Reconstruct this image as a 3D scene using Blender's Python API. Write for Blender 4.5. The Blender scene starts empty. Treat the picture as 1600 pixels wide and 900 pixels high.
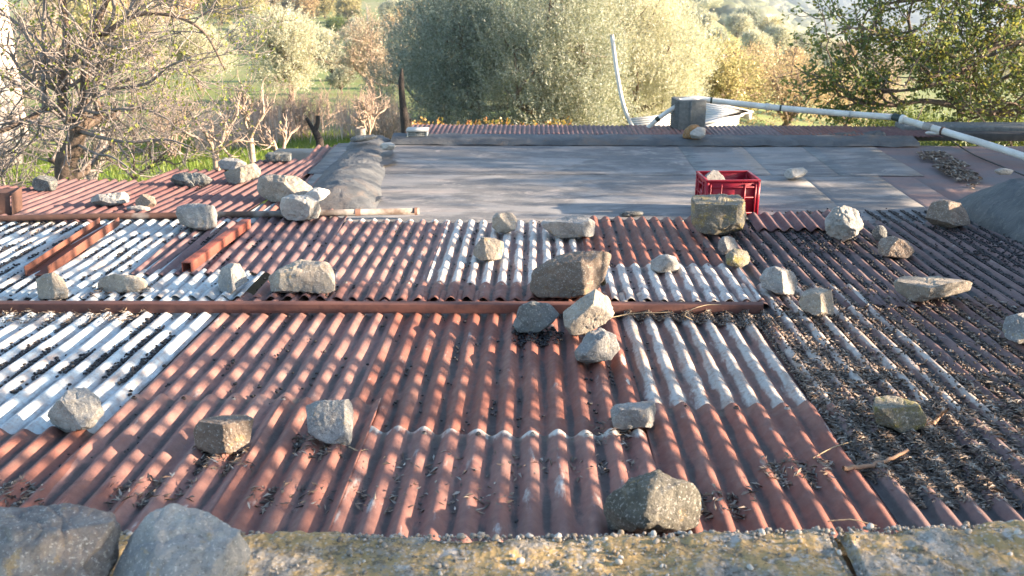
import bpy, math, random
import numpy as np
from mathutils import Vector, noise as mnoise

S = bpy.context.scene
COL = S.collection
rad = math.radians
PI = math.pi

# ------------------------------------------------------------------ camera, sky, sun, exposure
FPX = 1556.0                      # focal length in photo pixels (1600 wide)
PITCH, YAW = rad(19.47), rad(1.24)
ZC = 1.692                        # eye height above the roof at the steel beam
cd = bpy.data.cameras.new("camera")
cam = bpy.data.objects.new("camera", cd)
COL.objects.link(cam)
cd.sensor_width = 36.0
cd.lens = FPX / 1600 * 36
cd.clip_start, cd.clip_end = 0.05, 30000
cd.dof.use_dof = True
cd.dof.focus_distance = 4.7
cd.dof.aperture_fstop = 5.6
cam.location = (0, 0, ZC)
cam.rotation_euler = (PI / 2 - PITCH, 0, YAW)
S.camera = cam

SUN_EL, SUN_AZ = rad(15.0), rad(94.5)      # azimuth clockwise from +Y (straight ahead)
w = bpy.data.worlds.new("World")
S.world = w
w.use_nodes = True
wn = w.node_tree
sky = wn.nodes.new("ShaderNodeTexSky")
sky.sky_type = 'NISHITA'
sky.sun_disc = False
sky.sun_elevation = SUN_EL
sky.sun_rotation = SUN_AZ
sky.altitude = 300
sky.dust_density = 1.0
bg = wn.nodes["Background"]
bg.inputs[1].default_value = 0.10
wn.links.new(sky.outputs[0], bg.inputs[0])
sd = bpy.data.lights.new("sun", 'SUN')
sun = bpy.data.objects.new("sun", sd)
COL.objects.link(sun)
sd.energy = 5.0
sd.angle = rad(0.53)
sd.color = (1.0, 0.78, 0.57)
sun.location = (30, 0, 30)
sdir = Vector((math.sin(SUN_AZ) * math.cos(SUN_EL), math.cos(SUN_AZ) * math.cos(SUN_EL), math.sin(SUN_EL)))
sun.rotation_euler = sdir.to_track_quat('Z', 'Y').to_euler()
S.view_settings.view_transform = 'Standard'
S.view_settings.look = 'None'
S.view_settings.gamma = 1
S.view_settings.use_curve_mapping = False
S.view_settings.exposure = 2.42
S.cycles.volume_bounces = 0
S.cycles.max_bounces = 6
S.cycles.transparent_max_bounces = 8

# ------------------------------------------------------------------ camera geometry: photo pixel -> ray
RIGHT = np.array((math.cos(YAW), math.sin(YAW), 0.0))
HF = np.array((-math.sin(YAW), math.cos(YAW), 0.0))
FWD = HF * math.cos(PITCH) - np.array((0, 0, 1.0)) * math.sin(PITCH)
UPC = HF * math.sin(PITCH) + np.array((0, 0, 1.0)) * math.cos(PITCH)
CAM = np.array((0, 0, ZC))


def ray(px, py):
    return FWD + RIGHT * ((px - 800) / FPX) + UPC * ((450 - py) / FPX)   # depth along the axis = 1


YB = 4.6                          # the line of the steel beam, where the two roof slopes meet
YF = 6.3                          # where the tin ends and the bitumen roof begins
SL_N, SL_U, SL_F = 0.0629, 0.040, 0.012


def base(x, y):                   # general level of the tin roof
    return (YB - y) * SL_N if y < YB else -(y - YB) * SL_U


def flat(x, y):                   # bitumen roof
    return base(0, YF) - 0.012 - (y - YF) * SL_F


def hit(px, py, fn):
    d = ray(px, py)
    lo, hi = 0.3, 400.0
    t = lo
    while t < hi:
        p = CAM + d * t
        if p[2] < fn(p[0], p[1]):
            break
        lo = t
        t *= 1.03
    hi = t
    for _ in range(40):
        m = (lo + hi) / 2
        p = CAM + d * m
        if p[2] < fn(p[0], p[1]):
            hi = m
        else:
            lo = m
    return CAM + d * hi


def U(px, py, dz=0.0):
    p = hit(px, py, lambda x, y: base(x, y) + dz)
    return p


def UF(px, py, dz=0.0):
    return hit(px, py, lambda x, y: flat(x, y) + dz)


def at_depth(px, py, depth):
    return CAM + ray(px, py) * depth


# terrain -------------------------------------------------------------------------
RL = [0, 5, 10, 20, 27, 40, 80, 180, 380, 800, 2000, 9000]
DL = [2.9, 2.9, 3.2, 4.0, 5.0, 6.2, 9.6, 17, 22.6, 20, 10, 5]
RR = [0, 5, 10, 20, 40, 80, 140, 200, 260, 400, 1000, 2000, 4000, 9000]
DR = [2.9, 2.9, 3.3, 4.6, 7.2, 12, 18.5, 24.2, 30, 60, 130, 195, 255, 300]


def terrain(x, y):
    r = math.hypot(x, y)
    az = math.atan2(x, max(y, 1e-3)) if y > 0 else (1.5 if x > 0 else -1.5)
    k = min(1, max(0, (az - 0.09) / (0.34 - 0.09)))
    k = k * k * (3 - 2 * k)
    d = np.interp(r, RL, DL) * (1 - k) + np.interp(r, RR, DR) * k
    bump = (mnoise.noise((x * 0.05, y * 0.05, 3.1)) * 0.25 * min(1, r / 12) +
            mnoise.noise((x * 0.008, y * 0.008, 7.1)) * min(6, r * 0.006))
    return ZC - d + bump


def on_ground(px, r):             # the ground point at image column px, r metres away
    a = (px - 800) / FPX / math.cos(PITCH)
    dx, dy = a * math.cos(YAW) - math.sin(YAW), a * math.sin(YAW) + math.cos(YAW)
    n = math.hypot(dx, dy)
    x, y = dx / n * r, dy / n * r
    return np.array((x, y, terrain(x, y)))


# ------------------------------------------------------------------ material helpers
class NT:
    def __init__(s, name):
        s.m = bpy.data.materials.new(name)
        s.m.use_nodes = True
        s.t = s.m.node_tree
        s.b = s.t.nodes["Principled BSDF"]
        s.b.inputs['Specular IOR Level'].default_value = 0.3
        s._co = None

    def n(s, ty, **kw):
        q = s.t.nodes.new(ty)
        for k, v in kw.items():
            setattr(q, k, v)
        return q

    def link(s, a, b):
        s.t.links.new(a, b)

    def co(s):
        if s._co is None:
            tc = s.n("ShaderNodeTexCoord")
            oi = s.n("ShaderNodeObjectInfo")
            mul = s.n("ShaderNodeMath", operation='MULTIPLY')
            s.link(oi.outputs['Random'], mul.inputs[0])
            mul.inputs[1].default_value = 37.0
            ad = s.n("ShaderNodeVectorMath", operation='ADD')
            s.link(tc.outputs['Object'], ad.inputs[0])
            s.link(mul.outputs[0], ad.inputs[1])
            s._co = ad.outputs[0]
        return s._co

    def noise(s, scale, detail=4, rough=0.55, st=(1, 1, 1), dist=0.0):
        mp = s.n("ShaderNodeMapping")
        mp.inputs['Scale'].default_value = st
        s.link(s.co(), mp.inputs[0])
        q = s.n("ShaderNodeTexNoise")
        q.inputs['Scale'].default_value = scale
        q.inputs['Detail'].default_value = detail
        q.inputs['Roughness'].default_value = rough
        q.inputs['Distortion'].default_value = dist
        s.link(mp.outputs[0], q.inputs['Vector'])
        return q.outputs[0]

    def voro(s, scale, st=(1, 1, 1)):
        mp = s.n("ShaderNodeMapping")
        mp.inputs['Scale'].default_value = st
        s.link(s.co(), mp.inputs[0])
        q = s.n("ShaderNodeTexVoronoi")
        q.inputs['Scale'].default_value = scale
        s.link(mp.outputs[0], q.inputs['Vector'])
        return q.outputs[0]

    def ramp(s, fac, pts):
        q = s.n("ShaderNodeValToRGB")
        e = q.color_ramp.elements
        while len(e) < len(pts):
            e.new(0.5)
        for el, (p, c) in zip(e, pts):
            el.position = p
            if not isinstance(c, tuple):
                c = (c, c, c)
            el.color = (*c, 1)
        s.link(fac, q.inputs[0])
        return q.outputs[0]

    def mix(s, fac, a, b, mode='MIX'):
        q = s.n("ShaderNodeMix", data_type='RGBA', blend_type=mode)
        if isinstance(fac, float):
            q.inputs[0].default_value = fac
        else:
            s.link(fac, q.inputs[0])
        for v, i in ((a, 6), (b, 7)):
            if isinstance(v, tuple):
                q.inputs[i].default_value = (*v, 1)
            else:
                s.link(v, q.inputs[i])
        return q.outputs[2]

    def math(s, op, a, b=0.0, clamp=False):
        q = s.n("ShaderNodeMath", operation=op)
        q.use_clamp = clamp
        for v, i in ((a, 0), (b, 1)):
            if isinstance(v, (int, float)):
                q.inputs[i].default_value = v
            else:
                s.link(v, q.inputs[i])
        return q.outputs[0]

    def attr(s, name):
        q = s.n("ShaderNodeAttribute")
        q.attribute_name = name
        return q.outputs['Fac']

    def out(s, col, rough=0.8, bump=None, bs=0.3, bd=0.01, metal=0.0):
        if isinstance(col, tuple):
            s.b.inputs['Base Color'].default_value = (*col, 1)
        else:
            s.link(col, s.b.inputs['Base Color'])
        if isinstance(rough, float):
            s.b.inputs['Roughness'].default_value = rough
        else:
            s.link(rough, s.b.inputs['Roughness'])
        s.b.inputs['Metallic'].default_value = metal
        if bump is not None:
            q = s.n("ShaderNodeBump")
            q.inputs['Strength'].default_value = bs
            q.inputs['Distance'].default_value = bd
            s.link(bump, q.inputs['Height'])
            s.link(q.outputs[0], s.b.inputs['Normal'])
        return s.m


M = {}


def tin(name, red, peel, white=(0.47, 0.475, 0.455), dirt=0.85, crestw=0.18, endw=0.0, grime=0.0):
    k = NT(name)
    base_c = k.mix(k.ramp(k.noise(3.2, 5, 0.6, (2, .8, 1)), [(.32, 0.0), (.7, 1.0)]), red, (red[0] * .70, red[1] * .82, red[2] * .92))
    fade = k.ramp(k.noise(5, 6, .65, (2.4, .6, 1)), [(.48, 0.0), (.72, .45)])
    base_c = k.mix(fade, base_c, (.30, .20, .165))
    blot = k.ramp(k.noise(26, 4, .6), [(.42, 0.0), (.66, 1.0)])
    base_c = k.mix(k.math('MULTIPLY', blot, .5), base_c, (red[0] * .55, red[1] * .66, red[2] * .8))
    n1 = k.noise(7, 7, .68, (2.2, .6, 1), .25)
    cr = k.attr('crest')
    mask = k.math('ADD', n1, k.math('MULTIPLY', cr, crestw))
    if endw:
        mask = k.math('ADD', mask, k.math('MULTIPLY', k.attr('end'), endw))
    mk = k.ramp(mask, [(max(0.001, .70 - peel), 0.0), (min(1, .70 - peel + .11), 1.0)])
    mk = k.math('MULTIPLY', mk, k.ramp(k.noise(38, 4, .7), [(.30, .35), (.52, 1.0)]))
    wcol = k.mix(k.ramp(k.noise(12, 5, .6, (2.2, .35, 1)), [(.42, 0.0), (.72, .9)]), white, (0.33, 0.215, 0.155))
    wcol = k.mix(k.ramp(k.noise(2.4, 3, .5), [(.45, 0.0), (.7, .5)]), wcol, tuple(c * .8 for c in white))
    c = k.mix(mk, base_c, wcol)
    # grime lying in the troughs
    g = k.math('ADD', k.math('MULTIPLY', cr, -.30), k.noise(9, 5, .65, (1.4, .35, 1)))
    gm = k.ramp(g, [(.74 - grime, 0.0), (.86 - grime, dirt)])
    c = k.mix(gm, c, (0.045, 0.043, 0.043))
    sp = k.ramp(k.noise(150, 2, .5), [(.66, 0.0), (.72, .5)])
    c = k.mix(sp, c, (0.09, 0.07, 0.06))
    oi = k.n('ShaderNodeObjectInfo')
    hv = k.n('ShaderNodeHueSaturation')
    k.link(k.math('ADD', k.math('MULTIPLY', oi.outputs['Random'], .3), .85), hv.inputs['Value'])
    k.link(k.math('ADD', k.math('MULTIPLY', oi.outputs['Random'], -.3), 1.08), hv.inputs['Saturation'])
    k.link(c, hv.inputs['Color'])
    c = hv.outputs[0]
    rough = k.ramp(k.noise(30, 3), [(.3, .58), (.7, .82)])
    M[name] = k.out(c, rough, k.math('ADD', k.noise(60, 5, .6), k.math('MULTIPLY', k.noise(6, 3), 1.2)), .35, .006)


RED = (0.245, 0.094, 0.066)
tin('paint_red', RED, .035, crestw=.06, grime=.05)
tin('paint_red_dull_and_shaded', (0.175, 0.088, 0.080), -.03, dirt=.9, crestw=.05)  # dull red paint, also the painted shade of the left roof
tin('paint_red_worn', (0.24, 0.10, 0.074), .06, crestw=.08, endw=.3, grime=.05)
tin('paint_mostly_bare', (0.225, 0.12, 0.09), .17, white=(.46, .43, .385), crestw=.19, endw=.06)
tin('paint_grimy', (0.20, 0.105, 0.08), .17, white=(.44, .40, .35), dirt=.94, crestw=.19, grime=.2)
tin('paint_bare_white', (0.235, 0.12, 0.092), .27, white=(.50, .48, .44), crestw=.20, endw=.05)
tin('galvanised', (0.33, 0.22, 0.17), .62, white=(0.42, 0.495, 0.515), dirt=.6, crestw=.1)
tin('paint_brown', (0.165, 0.088, 0.076), .01, white=(.36, .33, .29), dirt=.92, crestw=.10, grime=.30)


def stone_mat(name, a, b, lich, la=.5, bump=.7, dark=(.11, .10, .09)):
    k = NT(name)
    c = k.mix(k.ramp(k.noise(7, 7, .66), [(.38, 0.0), (.60, 1.0)]), a, b)
    c = k.mix(k.ramp(k.noise(30, 7, .75), [(.53, 0.0), (.64, .6)]), c, dark)
    c = k.mix(k.ramp(k.noise(13, 7, .72, (1, 1, 1.6)), [(.60 - .12 * la, 0.0), (.65 - .06 * la, la)]), c, lich)
    c = k.mix(k.ramp(k.noise(17, 6, .7), [(.60, 0.0), (.66, .7)]), c, (.34, .25, .13))
    c = k.mix(k.ramp(k.noise(120, 5, .7), [(.56, 0.0), (.64, .6)]), c, (.66, .63, .57))
    c = k.mix(k.ramp(k.noise(170, 5, .7), [(.58, 0.0), (.66, .6)]), c, (.07, .065, .06))
    oi = k.n("ShaderNodeObjectInfo")
    hsv = k.n("ShaderNodeHueSaturation")
    k.link(k.math('ADD', k.math('MULTIPLY', oi.outputs['Random'], .3), .74), hsv.inputs['Value'])
    k.link(c, hsv.inputs['Color'])
    M[name] = k.out(hsv.outputs[0], .9, k.math('ADD', k.noise(26, 10, .72), k.math('MULTIPLY', k.noise(110, 5, .7), .4)), bump, .02)


stone_mat('stone_grey', (.33, .32, .30), (.22, .22, .215), (.42, .42, .38))
stone_mat('stone_tan', (.36, .315, .25), (.26, .23, .195), (.44, .41, .35))
stone_mat('stone_brown', (.27, .205, .155), (.19, .15, .12), (.38, .36, .32), .35)
stone_mat('stone_pale', (.46, .445, .405), (.345, .335, .31), (.52, .50, .46))
stone_mat('stone_dark', (.20, .21, .20), (.13, .135, .13), (.33, .35, .33), .6, .8)
stone_mat('stone_mossy', (.26, .23, .18), (.17, .16, .12), (.19, .17, .035), .8, .7)
stone_mat('stone_lichen', (.26, .24, .19), (.16, .155, .13), (.36, .27, .09), .75, .9)
stone_mat('stone_corner', (.26, .235, .21), (.17, .15, .14), (.34, .32, .29), .5)
stone_mat('stone_swirl', (.20, .185, .15), (.11, .105, .085), (.30, .28, .23), .5, .9)
stone_mat('stone_orange', (.30, .16, .06), (.24, .13, .06), (.34, .22, .09), .6)


def rust(name, a, b, c3, grey=0.0):
    k = NT(name)
    c = k.mix(k.ramp(k.noise(5, 6, .65), [(.38, 0.0), (.62, 1.0)]), a, b)
    c = k.mix(k.ramp(k.noise(22, 5, .65), [(.5, 0.0), (.68, .8)]), c, c3)
    if grey:
        c = k.mix(k.ramp(k.noise(3, 5, .6), [(.62 - grey * .4, 0.0), (.74 - grey * .4, .85)]), c, (.33, .31, .28))
    M[name] = k.out(c, .75, k.noise(70, 4), .25, .004)


rust('rust_beam', (.105, .046, .038), (.135, .060, .046), (.075, .036, .032))
rust('rust_pipe', (.07, .040, .032), (.10, .052, .038), (.11, .06, .045), .15)
rust('rust_pipe_grey', (.095, .075, .062), (.085, .055, .042), (.06, .042, .036), .45)
rust('rust_bright', (.19, .072, .045), (.135, .055, .04), (.10, .055, .048))
rust('rust_tube', (.24, .072, .048), (.19, .058, .042), (.12, .05, .042))


def simple(name, col, rough=.7, nz=None, amt=.25, bumps=.2, sc=20, bd=.004):
    k = NT(name)
    c = k.mix(k.ramp(k.noise(sc, 5, .6), [(.35, 0.0), (.68, 1.0)]), col, tuple(v * (1 - amt) for v in col) if nz is None else nz)
    M[name] = k.out(c, rough, k.noise(sc * 3, 4), bumps, bd)


simple('bark', (.17, .125, .095), .9, (.10, .075, .06), bumps=.6, sc=14, bd=.02)
simple('bark_grey', (.275, .24, .22), .9, (.17, .145, .13), bumps=.5, sc=18, bd=.02)
simple('bark_pale', (.40, .31, .245), .9, (.26, .19, .15), bumps=.3, sc=18)
simple('bark_burnt', (.030, .026, .024), .85, (.07, .055, .045), bumps=.7, sc=25, bd=.02)
simple('crate_plastic', (.29, .010, .026), .45, (.23, .010, .022), bumps=.08, sc=30)
simple('pvc', (.62, .62, .58), .45, (.47, .45, .40), bumps=.1, sc=9)
simple('pvc_dark', (.03, .045, .04), .5, bumps=.1)
simple('concrete', (.15, .16, .155), .95, (.095, .10, .10), bumps=.6, sc=30, bd=.01)
simple('white_paint', (.50, .49, .46), .6, (.40, .39, .36), bumps=.1)
simple('steel_grey', (.42, .44, .42), .5, (.3, .31, .3), bumps=.1)
simple('mesh_dark', (.19, .185, .165), .8, bumps=.2, sc=60)
simple('cable_black', (.03, .03, .03), .6, bumps=.05)
simple('stick', (.33, .205, .13), .85, (.24, .145, .095), bumps=.3, sc=40)
simple('straw', (.47, .36, .22), .85, (.33, .25, .15), bumps=.2, sc=40)
simple('stucco', (.62, .50, .42), .9, (.50, .40, .34), bumps=.3, sc=6)
simple('roof_tile', (.42, .20, .13), .85, (.30, .15, .10), bumps=.3, sc=12)
simple('pane_glass', (.03, .035, .04), .15, bumps=.0)
simple('plaster_wall', (.36, .33, .30), .9, (.24, .22, .20), bumps=.4, sc=8)

k = NT('bitumen')
k._co = k.n('ShaderNodeNewGeometry').outputs['Position']
c = k.mix(k.ramp(k.noise(1.5, 6, .62, (.6, 2.6, 1)), [(.34, 0.0), (.66, 1.0)]), (.25, .246, .24), (.165, .165, .165))
c = k.mix(k.ramp(k.noise(2.2, 6, .62, (.35, 2.0, 1)), [(.50, 0.0), (.66, .7)]), c, (.27, .225, .195))
c = k.mix(k.ramp(k.noise(1.1, 7, .66, (.7, 1.6, 1), .4), [(.44, 0.0), (.50, .75), (.53, .75), (.60, 0.0)]), c, (.095, .097, .10))
c = k.mix(k.ramp(k.noise(3.4, 8, .72, (1, 1.6, 1), .8), [(.55, 0.0), (.63, .65)]), c, (.33, .295, .265))
c = k.mix(k.ramp(k.noise(14, 6, .7, (.5, 1.6, 1)), [(.52, 0.0), (.68, .5)]), c, (.11, .115, .12))
c = k.mix(k.ramp(k.noise(230, 2, .6), [(.58, 0.0), (.68, .4)]), c, (.36, .35, .33))
M['bitumen'] = k.out(c, .85, k.math('ADD', k.noise(190, 3), k.math('MULTIPLY', k.noise(7, 4), 2.0)), .4, .005)
k = NT('bitumen_reddish')
c = k.mix(k.ramp(k.noise(2.5, 6, .62, (.6, 1.6, 1)), [(.36, 0.0), (.62, 1.0)]), (.20, .125, .11), (.135, .13, .135))
c = k.mix(k.ramp(k.noise(24, 5, .7), [(.52, 0.0), (.68, .5)]), c, (.10, .09, .09))
M['bitumen_reddish'] = k.out(c, .85, k.noise(120, 4), .4, .004)
k = NT('bitumen_fold')
c = k.mix(k.ramp(k.noise(5, 6, .62, dist=.6), [(.40, 0.0), (.62, 1.0)]), (.105, .11, .113), (.07, .075, .08))
c = k.mix(k.ramp(k.noise(4.3, 5, .6, (1, .7, 1), 1.0), [(.54, 0.0), (.68, .7)]), c, (.135, .108, .09))
M['bitumen_fold'] = k.out(c, .75, k.math('ADD', k.noise(9, 5, .6, dist=.8), k.math('MULTIPLY', k.noise(120, 3), .15)), .6, .03)
k = NT('bitumen_dark')
c = k.mix(k.ramp(k.noise(5, 6, .62, dist=.6), [(.40, 0.0), (.66, 1.0)]), (.052, .058, .062), (.085, .09, .092))
c = k.mix(k.ramp(k.noise(30, 5, .6), [(.55, 0.0), (.7, .4)]), c, (.20, .19, .17))
M['bitumen_dark'] = k.out(c, .62, k.math('ADD', k.noise(8, 5, .6, dist=.8), k.math('MULTIPLY', k.noise(120, 3), .12)), .5, .03)
simple('tar', (.035, .037, .04), .6, (.06, .06, .062), bumps=.5, sc=18)

k = NT('wall_lichen')
c = k.mix(k.ramp(k.noise(6, 7, .65), [(.34, 0.0), (.66, 1.0)]), (.27, .245, .205), (.35, .325, .28))
lm = k.math('ADD', k.noise(4.6, 7, .7, dist=.5), k.math('MULTIPLY', k.noise(48, 5, .7), .35))
c = k.mix(k.ramp(lm, [(.60, 0.0), (.70, .85)]), c, (.42, .285, .11))
c = k.mix(k.ramp(k.noise(36, 4, .7), [(.55, 0.0), (.63, .6)]), c, (.30, .28, .24))
c = k.mix(k.ramp(k.noise(26, 6, .72), [(.52, 0.0), (.62, .8)]), c, (.13, .11, .08))
c = k.mix(k.ramp(k.noise(9, 7, .7), [(.57, 0.0), (.65, .85)]), c, (.50, .47, .43))
c = k.mix(k.ramp(k.voro(70), [(.18, .55), (.34, 0.0)]), c, (.52, .48, .43))
c = k.mix(k.ramp(k.noise(80, 4, .7), [(.57, 0.0), (.66, .7)]), c, (.065, .06, .05))
M['wall_lichen'] = k.out(c, .95, k.math('ADD', k.noise(30, 8, .72), k.math('MULTIPLY', k.voro(55), .5)), .9, .02)

k = NT('grass_ground')
tc = k.n("ShaderNodeTexCoord")
k._co = tc.outputs['Object']
c = k.mix(k.ramp(k.noise(.35, 6, .62), [(.40, 0.0), (.62, 1.0)]), (.14, .20, .045), (.21, .21, .08))
c = k.mix(k.ramp(k.noise(1.3, 6, .65), [(.56, 0.0), (.68, .8)]), c, (.20, .145, .095))
c = k.mix(k.ramp(k.noise(.012, 5, .6), [(.5, 0.0), (.62, .6)]), c, (.26, .24, .13))
c = k.mix(k.ramp(k.noise(.05, 7, .7), [(.56, 0.0), (.66, .5)]), c, (.16, .18, .085))
M['ground'] = k.out(c, .95, k.noise(6, 6), .5, .08)


def leaf_mat(name, cols, trans=.35, back=None, gloss=.45, tint=(.30, .32, .06)):
    k = NT(name)
    g = k.n("ShaderNodeNewGeometry")
    n = len(cols)
    c = k.ramp(g.outputs['Random Per Island'], [((i + .5) / n, cc) for i, cc in enumerate(cols)])
    if back is not None:
        c = k.mix(g.outputs['Backfacing'], c, back)
    k.b.inputs['Specular IOR Level'].default_value = .35
    k.out(c, gloss)
    tr = k.n("ShaderNodeBsdfTranslucent")
    tcol = k.mix(.5, c, tint, 'MIX')
    k.link(tcol, tr.inputs[0])
    mx = k.n("ShaderNodeMixShader")
    mx.inputs[0].default_value = trans
    k.link(k.b.outputs[0], mx.inputs[1])
    k.link(tr.outputs[0], mx.inputs[2])
    k.link(mx.outputs[0], k.t.nodes['Material Output'].inputs[0])
    M[name] = k.m


leaf_mat('leaf_olive', [(.20, .22, .13), (.26, .27, .17), (.16, .18, .11), (.33, .32, .21), (.22, .235, .15)], .38, (.43, .45, .38), tint=(.30, .33, .19))
leaf_mat('leaf_olive_shaded', [(.10, .135, .10), (.145, .18, .13), (.08, .11, .08), (.20, .225, .16)], .3, (.29, .34, .30), tint=(.18, .24, .15))  # darker copy of the olive leaf, shade put into its colour
leaf_mat('leaf_olive_sunlit', [(.42, .41, .25), (.48, .45, .29), (.34, .34, .21), (.54, .49, .33)], .42, (.55, .55, .45), tint=(.44, .45, .27))  # silvery leaf made paler still, sunlight put into its colour
leaf_mat('leaf_oak', [(.075, .13, .055), (.10, .16, .06), (.07, .115, .05), (.17, .20, .05), (.09, .15, .06), (.32, .24, .04), (.085, .135, .06), (.07, .115, .06)], .45, None, .4)
leaf_mat('leaf_yellow', [(.40, .36, .17), (.46, .40, .20), (.33, .32, .15), (.44, .37, .17)], .4, tint=(.42, .40, .2))
leaf_mat('leaf_orange', [(.43, .31, .17), (.50, .37, .21), (.36, .26, .15), (.46, .38, .18), (.40, .29, .17)], .35, tint=(.44, .36, .2))
leaf_mat('leaf_tan', [(.40, .32, .235), (.33, .27, .20), (.46, .38, .29), (.28, .25, .18)], .3, tint=(.42, .34, .24))
leaf_mat('reed', [(.55, .42, .34), (.48, .36, .28), (.62, .50, .40)], .3, tint=(.55, .42, .34))
leaf_mat('leaf_young', [(.24, .27, .05), (.30, .32, .07), (.20, .25, .05)], .45)
leaf_mat('leaf_vine', [(.30, .11, .04), (.38, .20, .05), (.22, .07, .03), (.16, .17, .04), (.42, .26, .08)], .35)
leaf_mat('leaf_green', [(.08, .13, .03), (.12, .16, .04), (.06, .10, .025)], .35)
leaf_mat('grass_blade', [(.13, .22, .03), (.19, .27, .045), (.10, .17, .03), (.24, .28, .07)], .4)
leaf_mat('litter', [(.155, .105, .07), (.26, .19, .135), (.085, .062, .048), (.36, .29, .22), (.055, .045, .038), (.20, .135, .085), (.115, .08, .058), (.46, .41, .34), (.04, .034, .03)], .0, None, .6)
leaf_mat('olive_fruit', [(.018, .017, .018), (.028, .025, .026), (.05, .042, .036), (.014, .013, .016), (.022, .02, .024)], 0.0, None, .55)
leaf_mat('olive_stones', [(.11, .075, .052), (.06, .044, .035), (.20, .14, .095), (.03, .026, .024), (.14, .10, .07), (.024, .021, .02), (.27, .20, .145)], 0.0, None, .6)
leaf_mat('gravel_bits', [(.25, .225, .19), (.19, .17, .14), (.33, .30, .26), (.12, .105, .09), (.22, .18, .13), (.40, .38, .34)], 0.0, None, .8)

# ------------------------------------------------------------------ object helpers


def mesh_np(name, V, F, smooth=False):
    V = np.asarray(V, dtype=np.float32)
    F = np.asarray(F, dtype=np.int32)
    me = bpy.data.meshes.new(name)
    n, kk = F.shape
    me.vertices.add(len(V))
    me.vertices.foreach_set('co', V.ravel())
    me.loops.add(n * kk)
    me.loops.foreach_set('vertex_index', F.ravel())
    me.polygons.add(n)
    me.polygons.foreach_set('loop_start', np.arange(0, n * kk, kk, dtype=np.int32))
    me.polygons.foreach_set('loop_total', np.full(n, kk, dtype=np.int32))
    if smooth:
        me.polygons.foreach_set('use_smooth', np.ones(n, dtype=bool))
    me.update(calc_edges=True)
    me.validate()
    return me


def place(name, me, mat, parent=None, origin=None):
    me.materials.append(M[mat])
    o = bpy.data.objects.new(name, me)
    COL.objects.link(o)
    if origin is not None:
        o.location = origin
    if parent is not None:
        o.parent = parent
        if origin is not None:
            o.location = Vector(origin) - parent.location
        else:
            o.location = -parent.location
    return o


def obj(name, V, F, mat, parent=None, smooth=False, center=True):
    V = np.asarray(V, dtype=float)
    org = None
    if center:
        org = V.mean(0)
        V = V - org
    return place(name, mesh_np(name, V, F, smooth), mat, parent, tuple(org) if org is not None else None)


def tag(o, label, cat, group=None):
    o['label'] = label
    o['category'] = cat
    if group:
        o['group'] = group
    return o


def thing(name, label, cat, loc=(0, 0, 0), group=None):
    o = bpy.data.objects.new(name, None)
    o.empty_display_size = .1
    COL.objects.link(o)
    o.location = tuple(loc)
    return tag(o, label, cat, group)


def kind(o, kd):
    o['kind'] = kd
    return o


def box_vf(c, ex, ey, ez):
    c, ex, ey, ez = map(np.asarray, (c, ex, ey, ez))
    V = [c + ex * a + ey * b + ez * d for a in (-1, 1) for b in (-1, 1) for d in (-1, 1)]
    F = [(0, 1, 3, 2), (4, 6, 7, 5), (0, 4, 5, 1), (2, 3, 7, 6), (0, 2, 6, 4), (1, 5, 7, 3)]
    return np.array(V), np.array(F)


def bevel(o, wd=.003, seg=2):
    b = o.modifiers.new('bevel', 'BEVEL')
    b.width = wd
    b.segments = seg
    b.limit_method = 'ANGLE'
    return o


def join(parts):
    Vs, Fs, n = [], [], 0
    for V, F in parts:
        Vs.append(np.asarray(V))
        Fs.append(np.asarray(F) + n)
        n += len(V)
    return np.concatenate(Vs), np.concatenate(Fs)


def tubes(lines, sides=6, cap=False):
    Vs, Fs, n = [], [], 0
    ang = np.linspace(0, 2 * PI, sides, endpoint=False)
    ca, sa = np.cos(ang), np.sin(ang)
    for P, R in lines:
        P = np.asarray(P, float)
        R = np.broadcast_to(np.asarray(R, float), (len(P),))
        T = np.gradient(P, axis=0)
        T /= np.linalg.norm(T, axis=1)[:, None] + 1e-9
        ref = np.array((0, 0, 1.0)) if abs(T[0][2]) < .9 else np.array((1.0, 0, 0))
        A = np.cross(T, ref)
        A /= np.linalg.norm(A, axis=1)[:, None] + 1e-9
        B = np.cross(T, A)
        ring = P[:, None, :] + R[:, None, None] * (A[:, None, :] * ca[None, :, None] + B[:, None, :] * sa[None, :, None])
        Vs.append(ring.reshape(-1, 3))
        m = len(P)
        i = np.arange(m - 1)[:, None] * sides
        j = np.arange(sides)[None, :]
        j2 = (j + 1) % sides
        Fs.append(np.stack([i + j, i + j2, i + sides + j2, i + sides + j], -1).reshape(-1, 4) + n)
        n += m * sides
    return np.concatenate(Vs), np.concatenate(Fs)


def catmull(pts, n=6):
    P = np.asarray(pts, float)
    Q = np.vstack([2 * P[0] - P[1], P, 2 * P[-1] - P[-2]])
    out = []
    for i in range(1, len(Q) - 2):
        for t in np.linspace(0, 1, n, endpoint=False):
            a, b, c2, d = Q[i - 1], Q[i], Q[i + 1], Q[i + 2]
            out.append(.5 * (2 * b + (c2 - a) * t + (2 * a - 5 * b + 4 * c2 - d) * t * t + (3 * b - a - 3 * c2 + d) * t ** 3))
    out.append(P[-1])
    return np.array(out)


def fnoise(p, s, seed=0.0):
    return mnoise.fractal(Vector((p[0] * s + seed, p[1] * s + seed * .7, p[2] * s - seed)), 0.9, 2.1, 4)


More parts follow.
